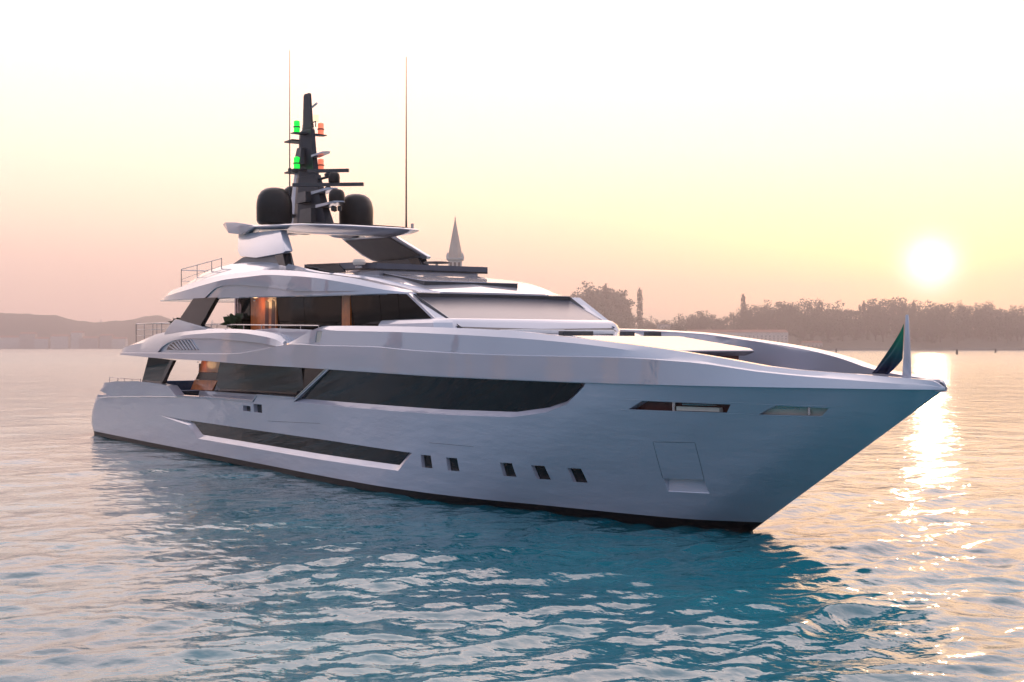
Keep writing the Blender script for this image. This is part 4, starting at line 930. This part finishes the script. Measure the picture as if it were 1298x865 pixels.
for px_, h_, lb in ((128, 69, 'thin spire on the hazy left hills above the shore blocks'), (269, 68, 'hazy spire seen under the upper roof between pillar and glass'), ):
    Z = 3080*1.25; h_ *= 1.25; c = world(px2X(px_, Z), Z, 40); t = empty('church_tower', c, lb, 'tower')
    MB().loft([[(c.x+sx*3, c.y+sy*3, z) for sx, sy in ((-1, -1), (1, -1), (1, 1), (-1, 1))] for z in (30, h_-14)]).build('shaft', 'brick', t, smooth=0)
    MB().loft([[(c.x+sx*r_, c.y+sy*r_, z) for sx, sy in ((-1, -1), (1, -1), (1, 1), (-1, 1))] for z, r_ in ((h_-13.9, 3.4), (h_, .1))]).build('spire', 'stone', t, smooth=0)
# --- unseen houses and quay added abeam to put pale stripes into the bow reflections ---------------------------
hr = random.Random(4)
GH = 'unseen pale houses added abeam of the yacht for bow reflections'
for i, (d0, d1) in enumerate(((196, 199), (200.5, 203.5), (210, 211.5), (219.2, 220), (222, 222.7), (225, 226), (230.6, 232.6), (234.2, 236), (239.5, 243), (246, 250), (253.5, 259.5), (261, 266))):
    a = R((d0+d1)/2); d = 112+hr.uniform(-3, 6); c = Vector((-2+d*math.cos(a), -3+d*math.sin(a), .6)); n = Vector((-math.cos(a), -math.sin(a), 0)); s_ = Vector((-n.y, n.x, 0))
    wd = d*math.tan(R(d1-d0)/2); hh = hr.uniform(13, 19); t = empty('reflection_house', c, 'unseen pale house added abeam of the yacht to mirror as a stripe in the glossy bow', 'house', GH)
    def Q(u, v, z): return tuple(c + s_*u - n*v + Vector((0, 0, z)))
    MB().loft([[Q(-wd, 0, z), Q(wd, 0, z), Q(wd, 12, z), Q(-wd, 12, z)] for z in (-3, hh)]).build('wall', 'warmplaster', t, smooth=0)
    MB().loft([[Q(-wd-.5, -.5, hh+.02), Q(wd+.5, -.5, hh+.02), Q(wd+.5, 12.5, hh+.02), Q(-wd-.5, 12.5, hh+.02)], [Q(-wd*.5, 5, hh+3), Q(wd*.5, 5, hh+3), Q(wd*.5, 7, hh+3), Q(-wd*.5, 7, hh+3)]]).build('roof', 'tile', t, smooth=0)
    for k in range(int(hh/4)):
        for u in ((-.6, 0, .6) if wd > 3 else ()):
            MB().loft([[Q(u*wd-.5, -.05, z), Q(u*wd+.5, -.05, z), Q(u*wd+.5, .1, z), Q(u*wd-.5, .1, z)] for z in (1.4+k*3.9, 3.3+k*3.9)]).build('window', 'pane', t, smooth=0)
mb = MB()
for i in range(13):
    a = R(lerp(188, 272, i/12))
    for r_, z in ((104, -1), (104, .75), (140, .75), (140, -1)): mb.v.append((-2+r_*math.cos(a), -3+r_*math.sin(a), z))
for i in range(12):
    for j in range(3): q = i*4+j; mb.f.append([q, q+1, q+5, q+4])
qy = mb.build('quay', 'shore', None, smooth=0); qy['kind'] = 'structure'  # unseen quay added under the reflection houses
# --- campanile ------------------------------------------------------------------------------------
Zc = 910.0; cc_ = world(px2X(577, Zc), Zc, 3.0); cam_t = empty('bell_tower', cc_, 'tall brick bell tower with pointed spire and corner pinnacles, behind the sun deck', 'bell tower')
def sq(h_, z): return [tuple(cc_ + RGT*(h_*a) + FWD*(h_*b_) + Vector((0, 0, z-3))) for a, b_ in ((-1, -1), (1, -1), (1, 1), (-1, 1))]
def octo(h_, z): return [tuple(cc_ + RGT*(h_*math.cos(a)) + FWD*(h_*math.sin(a)) + Vector((0, 0, z-3))) for a in [R(22.5+45*k) for k in range(8)]]
top = 5+168*Zc/FPX
MB().loft([sq(5.0, 0), sq(4.9, 55), sq(5.6, 55.5), sq(5.6, 56.6)]).build('shaft', 'brick', cam_t, smooth=0)
MB().loft([sq(4.5, 56.6), sq(4.5, 63.5), sq(5.7, 64), sq(5.7, 65.2), sq(4.2, 65.3)]).build('belfry', 'stone', cam_t, smooth=0)
for a in (-2.8, 0, 2.8):
    q = cc_ + RGT*a - FWD*4.55
    MB().loft([[tuple(q + RGT*s_ + FWD*f_ + Vector((0, 0, z-3))) for s_, f_ in ((-.8, -.03), (.8, -.03), (.8, .2), (-.8, .2))] for z in (57.5, 62.2)]).build('arch_opening', 'pane', cam_t, smooth=0)
MB().loft([octo(5.0, 65.3), octo(4.9, 68), octo(4.7, 69), octo(.25, top-3)]).build('spire', 'plaster', cam_t, smooth=0)
MB().loft([octo(.5, top-3), octo(.5, top-2.2), octo(.12, top-2), octo(.1, top)]).build('finial', 'stone', cam_t, smooth=0)
for sx in (-1, 1):
    for sy in (-1, 1):
        q = cc_ + RGT*(5.0*sx) + FWD*(5.0*sy)
        MB().loft([[tuple(q + Vector((r_*a, r_*b_, z-3))) for a, b_ in ((-1, -1), (1, -1), (1, 1), (-1, 1))] for z, r_ in ((65.2, .7), (67, .6), (69, .05))]).build('pinnacle', 'stone', cam_t, smooth=0)
# --- mooring posts in the water on the right -----------------------------------------------------
for px_, Z, lb in ((1213, 900, 'single dark mooring post standing in the water below the sun'), (1262, 1150, 'distant mooring post in the water right of the bow staff'), (1060, 1250, 'faint distant mooring post in the water left of the bow flag')):
    c = world(px2X(px_, Z), Z, -1)
    tag(MB().tube([c, c+Vector((0, 0, 2)), c+Vector((.1, 0, 4.4))], [.9, .8, .6], 8).build('mooring_post', 'bark', None), lb, 'mooring post')
# ================= haze =================
m = bpy.data.materials.new('haze_air'); m.use_nodes = True; t = m.node_tree; t.nodes.clear()
pv = N(t, 'ShaderNodeVolumePrincipled'); pv.inputs['Color'].default_value = (.96, .84, .82, 1); pv.inputs['Density'].default_value = HAZE; pv.inputs['Anisotropy'].default_value = .55
ou = N(t, 'ShaderNodeOutputMaterial'); L(t, pv.outputs[0], ou.inputs['Volume'])
c = world(0, 0)
hb = MB().box(CAM.x-4700, CAM.x+4700, CAM.y-4700, CAM.y+4700, -3, 300).build('haze', m, None, smooth=0); hb['kind'] = 'stuff'
